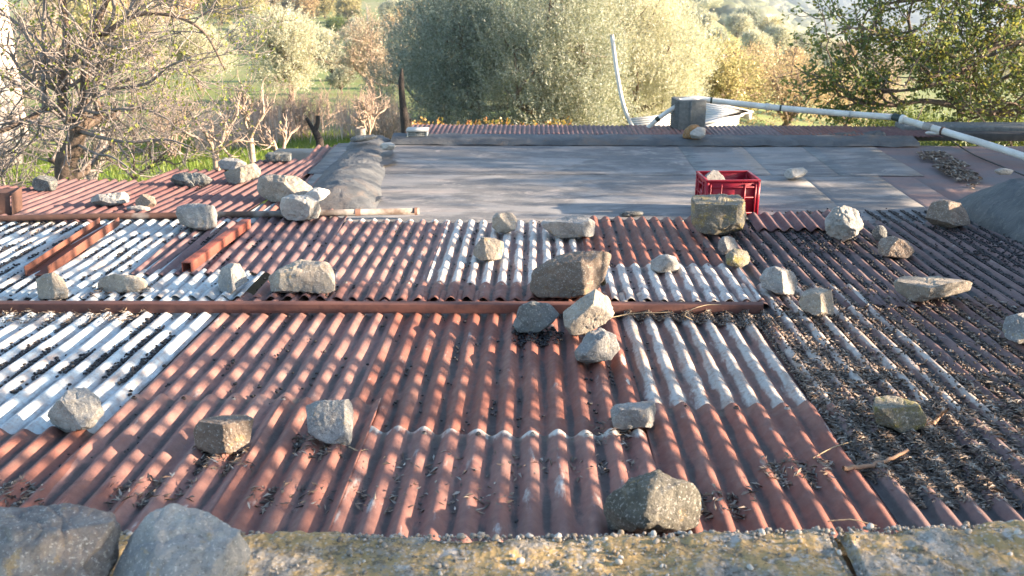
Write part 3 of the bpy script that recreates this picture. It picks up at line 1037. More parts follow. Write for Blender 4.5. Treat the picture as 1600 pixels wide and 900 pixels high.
def rock(outline, mat, label, cuts=(), depth=.8, seed=1, surf=base, sink=.012, level=4, rough=1.0, box=.62, group='stones weighing down the tin roof', name='stone', cat='stone', nrand=4, fixed=None):
    if len(outline) == 4 and not isinstance(outline[0], tuple):
        x0, y0, x1, y1 = outline
        rg = random.Random(seed * 7 + 1)
        cx, cy, hw, hh = (x0 + x1) / 2, (y0 + y1) / 2, (x1 - x0) / 2, (y1 - y0) / 2
        outline = []
        for i in range(9):
            a = 2 * PI * i / 9 + rg.uniform(-.2, .2)
            e = (abs(math.cos(a)) ** 2.6 + abs(math.sin(a)) ** 2.6) ** (-1 / 2.6)
            outline.append((cx + hw * e * math.cos(a) * rg.uniform(.92, 1.04), cy + hh * e * math.sin(a) * rg.uniform(.92, 1.04)))
    O = np.array(outline, float)
    c = (O.max(0) + O.min(0)) / 2
    P = [((x - c[0]), -(y - c[1])) for x, y in O]
    hw = (O[:, 0].max() - O[:, 0].min()) / 2
    hh = (O[:, 1].max() - O[:, 1].min()) / 2
    tab = np.array([poly_radius(P, t) for t in np.linspace(-PI, PI, 181)])
    tab = np.convolve(np.concatenate([tab[-3:], tab, tab[:3]]), [.1, .2, .4, .2, .1], 'valid')[1:-1]
    if level == 4 and hw * 2 > 48:
        level = 5
    v, f = ICO[level]
    th = np.arctan2(v[:, 1], v[:, 0])
    R = np.interp(th, np.linspace(-PI, PI, 181), tab)
    rho = np.hypot(v[:, 0], v[:, 1])
    L = np.stack([R * np.cos(th) * rho ** box, R * np.sin(th) * rho ** box, depth * min(hw, hh * 1.6) * np.sign(v[:, 2]) * np.abs(v[:, 2]) ** box], 1)
    rg = random.Random(seed)
    allc = list(cuts)
    for _ in range(nrand):
        a = rg.uniform(0, 2 * PI)
        zz = rg.uniform(.35, .95)
        q = math.sqrt(1 - zz * zz)
        allc.append((q * math.cos(a), q * math.sin(a), zz, rg.uniform(.74, .9)))
    ext = np.array((hw, hh, depth * min(hw, hh * 1.6)))
    for nx, ny, nz, dd_ in allc:
        nv = np.array((nx, ny, nz), float)
        nv /= np.linalg.norm(nv)
        lim = dd_ * np.linalg.norm(nv * ext)
        ex = L @ nv - lim
        m_ = ex > 0
        L[m_] -= np.outer(ex[m_] * .95, nv)
    sc = max(hw, hh)
    so = Vector((seed * 3.7, seed * 1.3, seed * .7))
    dis = []
    for p in (L / sc):
        q = Vector(p)
        a1 = mnoise.fractal(q * 1.4 + so, .9, 2.1, 4) * .07
        a2 = -abs(mnoise.noise(q * 3.1 + so)) * .035 + .01
        a3 = -max(0, .12 - abs(mnoise.noise(q * 1.9 - so))) * .22
        a4 = mnoise.fractal(q * 8.0 + so, .7, 2.2, 4) * .016
        dis.append(a1 + a2 + a3 + a4)
    dis = np.array(dis)
    nrm = L / (np.linalg.norm(L, axis=1)[:, None] + 1e-9)
    L += nrm * (dis * sc * rough)[:, None]
    d0 = ray(*c)

    def world(t):
        s = t / FPX
        fwd = d0 / np.linalg.norm(d0)
        rt = RIGHT
        up = np.cross(rt, fwd)
        return CAM + d0 * t + (L[:, :1] * rt + L[:, 1:2] * up - L[:, 2:] * fwd) * s

    if fixed is not None:
        W = world(fixed)
    else:
        lo, hi = 1.0, 40.0
        for _ in range(34):
            t = (lo + hi) / 2
            W = world(t)
            low = W[W[:, 2] < np.quantile(W[:, 2], .3)]
            gap = min(p[2] - surf(p[0], p[1]) for p in low[::2])
            if gap > -sink:
                lo = t
            else:
                hi = t
        W = world(lo)
    o = obj(name, W, f, mat, smooth=True)
    tag(o, label, cat, group)
    return o


def tinsurf(x, y):
    return base(x, y) + .016


LR = (.80, 0, .60, .62)            # right-hand face
FL_ = (-.35, .05, .93, .66)        # broad front face turned a little left
TOPF = (0, .943, .333, .70)        # level top
rk = [
    ((49, 272, 91, 301), 'stone_dark', 'rounded dark grey stone at the left end of the far tin edge', [(0.2, .9, .4, .7)], .8),
    ([(140, 312), (150, 303), (195, 299), (206, 307), (203, 316), (180, 321), (155, 324), (143, 319)], 'stone_grey', 'long flat grey stone just above the left part of the round pipe', [LR], .8),
    ((211, 303, 245, 328), 'stone_brown', 'small rounded brown stone touching the pipe left of the big grey one', [FL_], .8),
    ((196, 321, 238, 332), 'stone_pale', 'thin whitish chip of stone leaning on the round pipe', [], .6),
    ([(267, 283), (273, 271), (290, 268), (315, 270), (333, 281), (325, 288), (300, 292), (276, 290)], 'stone_dark', 'long craggy dark grey stone on the far left tin sheets', [], .7),
    ([(339, 253), (352, 246), (372, 247), (386, 255), (383, 263), (362, 267), (344, 264)], 'stone_grey', 'grey slab with a level top half hidden behind the sunlit cream stone', [TOPF, (-.3, 0, .95, .6)], .9),
    ([(348, 271), (356, 266), (397, 254), (408, 266), (405, 277), (376, 288), (360, 290)], 'stone_tan', 'wedge shaped cream stone with one blue grey side near the far tin edge', [(-.75, .1, .6, .45), (.35, .1, .93, .62)], .8),
    ([(414, 243), (420, 238), (440, 236), (455, 239), (454, 251), (435, 256), (416, 254)], 'stone_dark', 'flat topped grey slab at the far tin edge left of the felt hump', [TOPF, (0, -.2, .97, .6)], .9),
    ([(399, 292), (404, 277), (430, 273), (462, 275), (485, 290), (493, 300), (478, 307), (450, 315), (425, 316), (405, 303)], 'stone_tan', 'big oblong stone, dark in front, behind the white topped stone on the pipe', [(-.4, -.25, .88, .52), (.4, .5, .75, .62)], .8),
    ((474, 293, 521, 323), 'stone_pale', 'smooth pale stone tucked against the foot of the wrinkled felt hump', [], .9),
    ([(437, 322), (442, 309), (457, 304), (480, 306), (498, 314), (503, 328), (497, 341), (475, 346), (450, 344), (440, 335)], 'stone_pale', 'whitish rounded stone sitting on the round pipe', [(-.3, -.4, .86, .68)], .8),
    ([(275, 332), (278, 322), (292, 317), (315, 316), (334, 320), (342, 335), (338, 354), (322, 361), (300, 357), (281, 350)], 'stone_grey', 'squarish grey stone on the round pipe above the square tube', [(.9, 0, .45, .72), (-.1, .2, .97, .66)], .8),
    ([(55, 436), (66, 426), (85, 424), (98, 434), (108, 455), (106, 468), (85, 470), (60, 469)], 'stone_tan', 'upright stone half dark half cream behind the left end of the beam', [(-.62, 0, .78, .45), (.55, .2, .8, .55)], .9),
    ([(151, 445), (158, 433), (180, 427), (215, 430), (232, 436), (228, 450), (205, 458), (170, 457), (153, 455)], 'stone_tan', 'low flat stone with a yellow right end, behind the beam at the left', [(-.5, -.1, .86, .5), (.6, -.1, .78, .62)], .7),
    ([(339, 440), (345, 418), (358, 410), (374, 412), (382, 425), (387, 440), (375, 448), (360, 460), (345, 458)], 'stone_grey', 'small upright pointed grey stone left of the wide tan one', [(-.7, 0, .7, .45), (.5, .1, .85, .5)], .9),
    ([(419, 432), (434, 420), (460, 407), (470, 403), (510, 409), (519, 418), (524, 455), (505, 459), (465, 458), (428, 456)], 'stone_tan', 'wide tan stone with a long sloping top behind the middle of the beam', [(.1, -.05, .99, .55), (-.1, .8, .6, .66)], .7),
    ((767, 330, 808, 365), 'stone_tan', 'small tan stone at the tin edge left of the blue topped slab', [(.6, .4, .7, .6)], .85),
    ((738, 371, 789, 409), 'stone_tan', 'cream lumpy stone on the white ridges in the middle', [(-.7, 0, .7, .6), (.2, .2, .96, .6)], .85),
    ([(847, 346), (893, 337), (912, 335), (932, 347), (928, 370), (875, 372), (860, 368), (849, 355)], 'stone_grey', 'flat slab with a level blue grey top at the tin edge', [(0, .943, .333, .48), (-.15, -.5, .85, .5), (.8, 0, .6, .7)], 1.1),
    ([(826, 455), (830, 420), (855, 405), (900, 393), (935, 391), (958, 396), (952, 430), (935, 455), (890, 466), (840, 464)], 'stone_brown', 'largest stone on the roof, sunlit on its right side, just behind the beam', [(-.25, -.1, .96, .55), (.85, -.2, .48, .6), (-.2, .85, .5, .72)], .75),
    ([(880, 487), (905, 468), (930, 452), (950, 465), (960, 490), (945, 505), (915, 522), (895, 525), (882, 510)], 'stone_tan', 'tan oval stone leaning over the beam in front of the largest stone', [(.3, -.4, .86, .6), (-.5, .5, .7, .65)], .8),
    ([(802, 508), (810, 480), (830, 471), (860, 474), (876, 490), (860, 508), (840, 520), (808, 520)], 'stone_dark', 'dark angular stone leaning on the beam left of the tan oval one', [(-.3, -.1, .94, .55), (.6, .5, .6, .6)], .8),
    ([(898, 550), (918, 520), (938, 512), (962, 524), (968, 545), (955, 562), (920, 567), (902, 564)], 'stone_grey', 'speckled grey stone lying alone just below the pair on the beam', [(.5, -.2, .83, .6), (-.3, .6, .74, .66)], .85),
    ((1016, 397, 1062, 427), 'stone_pale', 'small pale rounded stone on the red ridges right of the largest stone', [], .9),
    ((1121, 368, 1153, 400), 'stone_grey', 'small pointed stone just below the concrete block', [(.6, .2, .7, .5)], .9),
    ((1133, 389, 1173, 419), 'stone_mossy', 'small brownish rounded stone, lower of the pair below the concrete block', [(.5, .3, .8, .6)], .9),
    ([(1187, 435), (1195, 420), (1215, 415), (1240, 425), (1247, 440), (1240, 460), (1220, 462), (1190, 450)], 'stone_grey', 'speckled stone with sunlit right side beyond the right end of the beam', [(-.4, 0, .9, .55), (.8, .1, .6, .55)], .9),
    ([(1248, 472), (1258, 452), (1280, 447), (1300, 453), (1306, 475), (1303, 497), (1280, 495), (1252, 485)], 'stone_tan', 'blocky stone with a bright right face and brown front, right of the beam end', [(-.45, -.1, .88, .5), (.85, 0, .53, .5), TOPF], .9),
    ([(1288, 345), (1300, 326), (1318, 320), (1340, 330), (1348, 350), (1340, 368), (1318, 378), (1295, 368)], 'stone_pale', 'rounded pale grey stone crusted with white lichen right of the crate', [(-.2, -.6, .77, .7)], .9),
    ((1362, 351, 1387, 378), 'stone_dark', 'smallest dark stone tucked beside the white topped one', [], .9),
    ([(1371, 385), (1375, 370), (1395, 367), (1420, 377), (1430, 393), (1420, 405), (1385, 402), (1373, 397)], 'stone_brown', 'brown stone with a pale left end on the dark right sheets', [(-.6, .4, .6, .6), (.2, -.3, .93, .6)], .8),
    ([(1446, 340), (1455, 315), (1472, 309), (1500, 315), (1512, 335), (1518, 352), (1490, 358), (1455, 352)], 'stone_brown', 'brown angular boulder next to the dark felt hump', [(-.4, .2, .9, .6), (.5, .3, .8, .6)], .85),
    ([(1395, 440), (1410, 430), (1465, 427), (1517, 440), (1512, 455), (1470, 466), (1440, 473), (1420, 470), (1400, 455)], 'stone_tan', 'broad flat slab with a sunlit level top on the litter at the right', [(0, .943, .333, .42), (-.6, -.3, .75, .6), (.5, -.5, .7, .58)], 1.15),
    ([(1565, 515), (1572, 493), (1600, 486), (1640, 495), (1650, 520), (1630, 540), (1590, 540), (1570, 530)], 'stone_grey', 'rounded grey stone cut by the right edge of the picture', [(-.3, .2, .93, .66)], .85),
    ([(1364, 635), (1370, 618), (1400, 616), (1435, 628), (1447, 650), (1445, 670), (1405, 678), (1370, 660)], 'stone_mossy', 'mossy green fronted stone in the deep leaf litter', [(.25, -.3, .92, .6), (0, .9, .4, .66)], .9),
    ([(72, 650), (88, 625), (112, 603), (130, 602), (155, 620), (163, 645), (145, 670), (115, 676), (80, 668)], 'stone_pale', 'rounded cream stone on the edge of the white sheets at the lower left', [(-.6, -.5, .6, .62), (.25, .1, .96, .66)], .85),
    ([(301, 675), (312, 655), (335, 646), (385, 644), (396, 655), (392, 690), (365, 708), (335, 710), (305, 700)], 'stone_brown', 'blocky brown stone with a sunlit corner on the lower red sheets', [(-.5, -.25, .83, .5), (.6, -.1, .79, .5), (0, .95, .3, .6)], .9),
    ([(477, 635), (490, 627), (545, 623), (553, 640), (552, 690), (545, 700), (510, 692), (482, 675)], 'stone_grey', 'square faced grey stone standing on edge in the lower middle', [(-.15, 0, .99, .4), (.9, 0, .4, .75)], .7),
    ([(952, 640), (965, 632), (1000, 626), (1022, 624), (1026, 640), (1018, 667), (985, 670), (960, 668)], 'stone_grey', 'small brick shaped grey stone above the big swirled one', [(0, .943, .333, .55), (-.1, -.4, .9, .6), (.9, 0, .4, .75)], .9),
    ([(938, 800), (950, 775), (990, 750), (1030, 738), (1050, 748), (1085, 755), (1094, 780), (1090, 820), (1060, 828), (1000, 832), (950, 828)], 'stone_swirl', 'big swirled dark stone against the wall coping', [(-.7, .1, .7, .7)], .8),
]
for i, r_ in enumerate(rk):
    rock(r_[0], r_[1], r_[2], r_[3], r_[4], seed=i * 3 + 5, surf=tinsurf, rough=1.6 if 'craggy' in r_[2] or 'crusted' in r_[2] else 1.0)

# concrete block in front of the crate: rough square block
rock([(1079, 310), (1084, 303), (1120, 301), (1160, 303), (1166, 318), (1168, 335), (1160, 362), (1130, 368), (1090, 362), (1080, 345)], 'stone_lichen', 'square old concrete block with mossy grey top in front of the red crate',
     [(0, .943, .333, .62), (-.08, -.3, .95, .52), (.92, -.1, .38, .80), (-.95, -.1, .3, .86)], .9, seed=77, surf=tinsurf, box=.42, nrand=1, name='concrete_block', cat='block', group=None)
# stones on the felt, in the crate, on the far edge
def fsurf(x, y):
    return flat(x, y) + .012


rock([(1225, 272), (1230, 264), (1255, 261), (1264, 268), (1255, 276), (1235, 281), (1227, 278)], 'stone_pale', 'small cream stone alone on the felt right of the crate', [(.2, .5, .8, .6)], .8, seed=201, surf=fsurf, group=None, level=3)
rock((594, 222, 618, 235), 'stone_pale', 'small white flat stone by the far left corner of the felt', [TOPF], .8, seed=202, surf=lambda x, y: flat(x, y) + .07, group=None, level=3)
rock([(1097, 284), (1102, 274), (1112, 266), (1121, 267), (1131, 276), (1135, 287), (1125, 297), (1105, 297)], 'stone_grey', 'grey stone lying inside the red crate', [(.3, .1, .9, .6)], .9, seed=203, fixed=float(np.dot(crate_c - CAM, FWD)) - .06, group=None, level=3)
ysurf = lambda x, y: flat(0, yE) + .055
rock([(1078, 207), (1090, 198), (1103, 200), (1102, 212), (1095, 217), (1080, 217)], 'stone_pale', 'white and grey stone leaning on the orange one at the far edge', [(0, .5, .8, .6)], .8, seed=204, surf=lambda x, y: flat(0, yE) + .085, group=None, level=3)
rock([(1066, 215), (1069, 201), (1080, 194), (1092, 195), (1099, 205), (1098, 216), (1080, 219)], 'stone_orange', 'orange stone below the chimney block on the far edge', [], .6, seed=205, surf=ysurf, group=None, level=3)
rock((1552, 262, 1584, 274), 'stone_pale', 'small pale stone showing behind the dark felt hump', [], .8, seed=206, surf=lambda x, y: flat(x, y) + .10, group=None, level=3)
rock((1389, 215, 1431, 223), 'white_paint', 'flat white slab on the far edge under the pipe joint', [TOPF], .8, seed=207, surf=lambda x, y: flat(x, y) + .03, group=None, level=3)
rock((1444, 204, 1480, 211), 'white_paint', 'smaller white slab on the far kerb below the plastic pipe', [TOPF], .8, seed=208, surf=lambda x, y: flat(x, y) + .08, group=None, level=3)
rock([(545, 216), (560, 211), (585, 210), (592, 214), (575, 220), (548, 223)], 'stone_dark', 'flat dark stone on the far end of the felt hump', [TOPF], .8, seed=209, surf=lambda x, y: base(x, y) + .13, group=None, level=3)
rock((966, 329, 1008, 338), 'stone_dark', 'low dark flat stone on the felt just behind the tin edge', [TOPF], .8, seed=210, surf=fsurf, group=None, level=3)

# ------------------------------------------------------------------ wall in the foreground
WTOP = .268


def walltop(x, y):
    return WTOP + (.045 * x if x > 0 else -.004 * x)


wall = thing('stone_wall', 'low wall with a lichen covered yellow grey coping along the bottom of the picture', 'wall', (0, 1.9, 0))
xcr = hit(1318, 850, walltop)[0]
for (xa, xb, sd_) in ((-2.6, xcr - .003, 3), (xcr + .004, 3.0, 9)):
    nx, ny = int((xb - xa) / .0075), 60
    y0, y1 = 1.55, 2.20
    V = []
    for b in range(ny + 1):
        for a in range(nx + 1):
            x = xa + (xb - xa) * a / nx
            y = y0 + (y1 - y0) * b / ny + (.03 * mnoise.noise((x * 3, 1, sd_)) + .014 * mnoise.noise((x * 14, 2, sd_)) + .008 * mnoise.noise((x * 45, 5, sd_)) if b >= ny - 6 else 0)
            z = walltop(x, y) + .010 * mnoise.fractal(Vector((x * 6, y * 6, sd_)), .8, 2.1, 5) + .0045 * mnoise.noise((x * 30, y * 30, 2)) + (.0035 * mnoise.noise((x * 75, y * 75, 4)) - .014 * max(0, mnoise.noise((x * 22, y * 22, 11)) - .35))
            e = (b - (ny - 7)) / 7
            if e > 0:
                z -= .05 * e * e
            if min(a, nx - a) < 3 and abs((xa if a < 2 else xb) - xcr) < .02:
                z -= .02
            V.append((x, y, z))
    nb = len(V)
    for a in range(nx + 1):       # skirt at the back of the coping
        x, y, z = V[ny * (nx + 1) + a]
        V.append((x, y + .004, z - .22))
    for b in range(ny + 1):       # skirt at the crack
        pass
    i = np.arange(ny)[:, None] * (nx + 1)
    j = np.arange(nx)[None, :]
    F = np.stack([i + j, i + j + 1, i + nx + 2 + j, i + nx + 1 + j], -1).reshape(-1, 4)
    j = np.arange(nx)
    F2 = np.stack([ny * (nx + 1) + j, ny * (nx + 1) + j + 1, nb + j + 1, nb + j], -1)
    V = np.array(V)
    obj('coping', V, np.vstack([F, F2]), 'wall_lichen', wall, smooth=True)
obj('wall_body', *box_vf((.2, 1.885, -.72), (2.8, 0, 0), (0, .305, 0), (0, 0, .92)), 'plaster_wall', wall)
rock([(-60, 800), (-20, 782), (60, 779), (120, 790), (165, 795), (188, 825), (185, 870), (150, 930), (0, 950), (-70, 930)], 'stone_corner', 'large rough brown and grey stone on the wall coping in the bottom left corner',
     [(0, .9, .45, .7), (.3, 0, .95, .7)], .7, seed=301, surf=walltop, level=5, rough=1.5, group='big stones on the wall')
rock([(165, 930), (190, 870), (225, 800), (262, 784), (320, 800), (365, 825), (392, 860), (385, 900), (330, 950), (200, 960)], 'stone_grey', 'large smooth grey stone with a rounded right end on the wall coping',
     [(0, .4, .9, .62), (-.6, .3, .7, .7)], .7, seed=302, surf=walltop, level=5, group='big stones on the wall')

# ------------------------------------------------------------------ pipes, block, post, vent on the far side
yfar = yE + .35


def on_far(px, py, yy):           # point of the ray at world distance yy
    d = ray(px, py)
    return CAM + d * (yy / d[1])


zs = flat(0, yE) + .05
cbx0, cbx1 = on_far(1056, 190, yfar)[0], on_far(1099, 190, yfar)[0]
ztop = on_far(1078, 157, yfar)[2]
cb = thing('chimney_block', 'ribbed grey concrete chimney block carrying the white pipe', 'block', ((cbx0 + cbx1) / 2, yfar + .12, zs))
hw = (cbx1 - cbx0) / 2
c0 = np.array(((cbx0 + cbx1) / 2, yfar + .13, (zs - .03 + ztop) / 2))
hz = (ztop - zs + .03) / 2
ca, sa = math.cos(.16), math.sin(.16)
ex, ey = np.array((ca, sa, 0)), np.array((-sa, ca, 0))
parts = []
for q in (-1, 1):
    parts.append(box_vf(c0 + ey * q * (.13 - .02), ex * hw, ey * .02, (0, 0, hz)))
    parts.append(box_vf(c0 + ex * q * (hw - .02), ex * .02, ey * (.088), (0, 0, hz - .001)))
o = obj('block_shell', *join(parts), 'concrete', cb)
bevel(o, .006)
rp = []
for q in np.linspace(-.94, .94, 16):
    for sgn in (-1, 1):
        rp.append(box_vf(c0 + ex * sgn * (hw + .003) + np.array((0, 0, q * hz)), ex * .005, ey * .12, (0, 0, .006)))
rp.append(box_vf(c0 - ey * .133 - ex * hw * .12, ex * .010, ey * .006, (0, 0, hz - .004)))
obj('rib', *join(rp), 'concrete', cb)


def pvc_pipe(pts, r, label, joints=(), name='plastic_pipe'):
    P = catmull(pts, 8)
    root = thing(name, label, 'pipe', P[0])
    o = round_pipe('pipe_length', P, r, 'pvc', None, None, wall=.004, sides=16)
    o.parent = root
    o.location = o.location - root.location
    for (f, hl, m_, rr) in joints:
        i = f * (len(P) - 1)
        a = P[int(i)] + (P[min(int(i) + 1, len(P) - 1)] - P[int(i)]) * (i - int(i))
        t = P[min(int(i) + 1, len(P) - 1)] - P[max(int(i) - 1, 0)]
        t = t / np.linalg.norm(t)
        V, F = tubes([(np.array([a - t * hl, a - t * hl * .8, a + t * hl * .8, a + t * hl]), np.array((r + .001, rr, rr, r + .001)))], 16)
        o = obj('pipe_joint', V, F, m_, root, smooth=True)
    return root


ya, yb_ = yfar + .1, UF(1500, 240)[1] - .1
p_r = .030
D = lambda px, py, yy: on_far(px, py, yy)
pvc_pipe([D(1007, 206, yfar + .12), D(1030, 184, yfar + .12), D(1057, 166, yfar + .12)], .023, 'short thin plastic pipe rising to the left side of the chimney block', [(.45, .02, 'pvc_dark', .026)])
pvc_pipe([D(1062, 158.5, yfar + .10), D(1085, 154.5, yfar + .10), D(1105, 156, yfar + .10), D(1200, 167, yfar - .05), D(1300, 176, yfar - .25), D(1395, 183, yfar - .5)], p_r * .95,
         'white plastic pipe running right from the chimney block over the felt', [(.42, .01, 'pvc_dark', .031), (.60, .025, 'pvc', .033), (.64, .008, 'pvc_dark', .032), (.86, .008, 'steel_grey', .031)])
pvc_pipe([D(1398, 183, yfar - .52), D(1450, 198, yfar - .75), D(1530, 222, yfar - 1.1), D(1605, 246, yfar - 1.4), D(1800, 310, yfar - 2.1), D(2150, 421, yfar - 3.1)], p_r * 1.0,
         'white plastic pipe running down to the right edge from the dark joint', [(.02, .05, 'pvc_dark', .035), (.05, .02, 'pvc', .042), (.2, .04, 'rust_pipe_grey', .034), (.26, .01, 'rust_pipe', .036)])
pvc_pipe([D(956, 54, yfar + .5), D(960, 85, yfar + .5), D(965, 120, yfar + .48), D(973, 160, yfar + .45), D(984, 190, yfar + .42), D(994, 208, yfar + .4)], .020, 'bent white plastic hose standing upright in front of the olive trees')
# wire on the joint
P = catmull([D(1432, 190, yfar - .6), D(1440, 172, yfar - .5), D(1446, 160, yfar - .45)], 8)
tag(obj('thin_stick', *tubes([(P, np.linspace(.006, .003, len(P)))], 5), 'stick'), 'thin dry stick stuck upright by the pipe joint', 'stick')
P = catmull([UF(1488, 221, .02), UF(1520, 241, .015), UF(1560, 258, .02), UF(1605, 276, .03)], 8)
tag(obj('black_cable', *tubes([(P, .006)], 6), 'cable_black', smooth=True), 'thin black cable lying on the reddish felt under the plastic pipe', 'cable')
# charred post
P = catmull([D(634, 218, 10.6), D(633, 190, 10.6), D(629, 160, 10.6), D(627, 130, 10.6), D(628, 107, 10.6)], 8)
R_ = np.interp(np.linspace(0, 1, len(P)), [0, .25, .5, .8, 1], [.045, .052, .036, .030, .010])
P = np.vstack([[P[0][0], P[0][1], P[0][2] - 1.6], P])
R_ = np.concatenate([[.05], R_])
t = thing('burnt_post', 'charred black tree post standing behind the left corner of the felt roof', 'post', P[0])
obj('trunk', *tubes([(P, R_)], 10), 'bark_burnt', t, smooth=True)
q0 = P[12]
obj('stub', *tubes([(catmull([D(638, 212, 10.6), D(640, 196, 10.6), D(642, 186, 10.6)], 5), np.linspace(.024, .012, 11))], 7), 'bark_burnt', t, smooth=True)
# small vent grille box
vy = FR_Y1 + .12
a, b = D(636, 221, vy), D(668, 221, vy)
tz = D(650, 205, vy)[2]
t = thing('vent_box', 'small metal vent box with grey mesh front at the far left felt corner', 'vent', ((a[0] + b[0]) / 2, vy, a[2]))
cx, hw, hz, zc_ = (a[0] + b[0]) / 2, (b[0] - a[0]) / 2, (tz - a[2]) / 2, (tz + a[2]) / 2
obj('mesh_front', *box_vf((cx, vy + .02, zc_), (hw * .88, 0, 0), (0, .012, 0), (0, 0, hz * .96)), 'mesh_dark', t)
for q in (-1, 1):
    obj('side_post', *box_vf((cx + q * hw * .94, vy + .06, zc_), (hw * .055, 0, 0), (0, .06, 0), (0, 0, hz * .97)), 'steel_grey', t)
obj('lid', *box_vf((cx, vy + .06, tz + .006), (hw * 1.05, 0, 0), (0, .075, 0), (0, 0, .008)), 'white_paint', t)
wires = []
for q in np.linspace(-.8, .8, 9):
    wires.append(box_vf((cx + q * hw, vy + .006, zc_), (.0015, 0, 0), (0, .0015, 0), (0, 0, hz * .94)))
for q in np.linspace(-.85, .85, 6):
    wires.append(box_vf((cx, vy + .003, zc_ + q * hz), (hw * .86, 0, 0), (0, .0014, 0), (0, 0, .0015)))
obj('mesh_wire', *join(wires), 'steel_grey', t)

# ------------------------------------------------------------------ litter on the roof
rng = np.random.default_rng(11)


def sheet_z(x, y):
    p, A = (PN, AN) if y < YB else (PU, AU)
    return base(x, y) + A * math.cos(2 * PI * x / p) + .012, math.cos(2 * PI * x / p)


def in_poly(px, py, poly):
    c = False
    j = len(poly) - 1
    for i in range(len(poly)):
        xi, yi = poly[i]
        xj, yj = poly[j]
        if (yi > py) != (yj > py) and px < (xj - xi) * (py - yi) / (yj - yi) + xi:
            c = not c
        j = i
    return c


def world_poly(poly, fn=base):
    return [tuple(hit(px, py, fn)[:2]) for px, py in poly]


def scatter(poly, n, valley, clump=0.0, fn=None, cs=2.2):
    """points on the sheets inside a patch of roof; valley 0..1 = how strongly they gather in the troughs"""
    W = world_poly(poly)
    xs_, ys_ = [p[0] for p in W], [p[1] for p in W]
    out = []
    tries = 0
    while len(out) < n and tries < n * 60:
        tries += 1
        x, y = rng.uniform(min(xs_), max(xs_)), rng.uniform(min(ys_), max(ys_))
        if not in_poly(x, y, W):
            continue
        z, cr = sheet_z(x, y)
        if rng.random() < valley and rng.random() > (max(0, -cr - .35) / .65) ** 1.3:
            continue
        if clump and mnoise.noise((x * cs * 1.6, y * cs, 5)) + rng.normal() * .12 < clump - .5:
            continue
        out.append((x, y, z))
    return out


def pellets(name, pts, r, mat, label, elong=1.35):
    oc = np.array([(1, 0, 0), (-1, 0, 0), (0, 1, 0), (0, -1, 0), (0, 0, 1), (0, 0, -1)], float)
    # a 14-sided bead: octahedron with cut tips
    ring = [(math.cos(a), math.sin(a), 0) for a in np.linspace(0, 2 * PI, 6, endpoint=False)]
    bead = np.array([(0, 0, 1)] + [(c * .8, s * .8, .6) for c, s, _ in ring] + [(c * .8, s * .8, -.6) for c, s, _ in ring] + [(0, 0, -1)])
    Fb = [(0, 1 + i, 1 + (i + 1) % 6) for i in range(6)] + [(13, 7 + (i + 1) % 6, 7 + i) for i in range(6)]
    for i in range(6):
        a, b, c, d = 1 + i, 1 + (i + 1) % 6, 7 + (i + 1) % 6, 7 + i
        Fb += [(a, d, c), (a, c, b)]
    Fb = np.array(Fb)
    n = len(pts)
    P = np.array(pts)
    rr = r * (rng.uniform(.65, 1.25, n) if name != 'loose_gravel' else np.clip(rng.lognormal(-.55, .55, n), .25, 2.2))
    az, el = rng.uniform(0, 2 * PI, n), rng.uniform(-.4, .4, n)
    ax = np.stack([np.cos(az) * np.cos(el), np.sin(az) * np.cos(el), np.sin(el)], 1)
    s = np.cross(ax, (0, 0, 1.0))
    s /= np.linalg.norm(s, axis=1)[:, None]
    u = np.cross(s, ax)
    V = P[:, None, :] + rr[:, None, None] * (bead[None, :, 2:3] * elong * ax[:, None, :] + bead[None, :, 0:1] * s[:, None, :] + bead[None, :, 1:2] * u[:, None, :])
    V[:, :, 2] += (rr * .6)[:, None]
    F = (Fb[None] + (np.arange(n) * 14)[:, None, None]).reshape(-1, 3)
    o = obj(name, V.reshape(-1, 3), F, mat, smooth=True)
    kind(o, 'stuff')
    o['label'] = label
    return o


def leaves_flat(name, pts, L, Wd, mat, label, tilt=.35, align=None, up=.004):
    n = len(pts)
    P = np.array(pts)
    ll = L * rng.uniform(.55, 1.3, n)
    ww = Wd * rng.uniform(.6, 1.3, n)
    az = rng.uniform(0, 2 * PI, n) if align is None else rng.normal(align, .7, n)
    el = rng.normal(0, tilt * .6, n)
    d = np.stack([np.cos(az) * np.cos(el), np.sin(az) * np.cos(el), np.sin(el)], 1)
    s = np.cross(d, (0, 0, 1.0))
    s /= np.linalg.norm(s, axis=1)[:, None]
    up_ = np.cross(s, d)
    ro = rng.normal(0, tilt, n)
    s2 = s * np.cos(ro)[:, None] + up_ * np.sin(ro)[:, None]
    cv = rng.uniform(-.12, .2, n)[:, None] * ll[:, None]
    c = P + np.array((0, 0, 1.0)) * (up + rng.uniform(0, .012, n))[:, None]
    z = np.array((0, 0, 1.0))
    V = np.stack([c - d * ll[:, None] / 2, c + s2 * ww[:, None] / 2 + z * cv - d * ll[:, None] * .08, c + d * ll[:, None] / 2, c - s2 * ww[:, None] / 2 + z * cv - d * ll[:, None] * .08], 1)
    F = (np.array([(0, 1, 2), (0, 2, 3)])[None] + (np.arange(n) * 4)[:, None, None]).reshape(-1, 3)
    o = obj(name, V.reshape(-1, 3), F, mat)
    kind(o, 'stuff')
    o['label'] = label
    return o


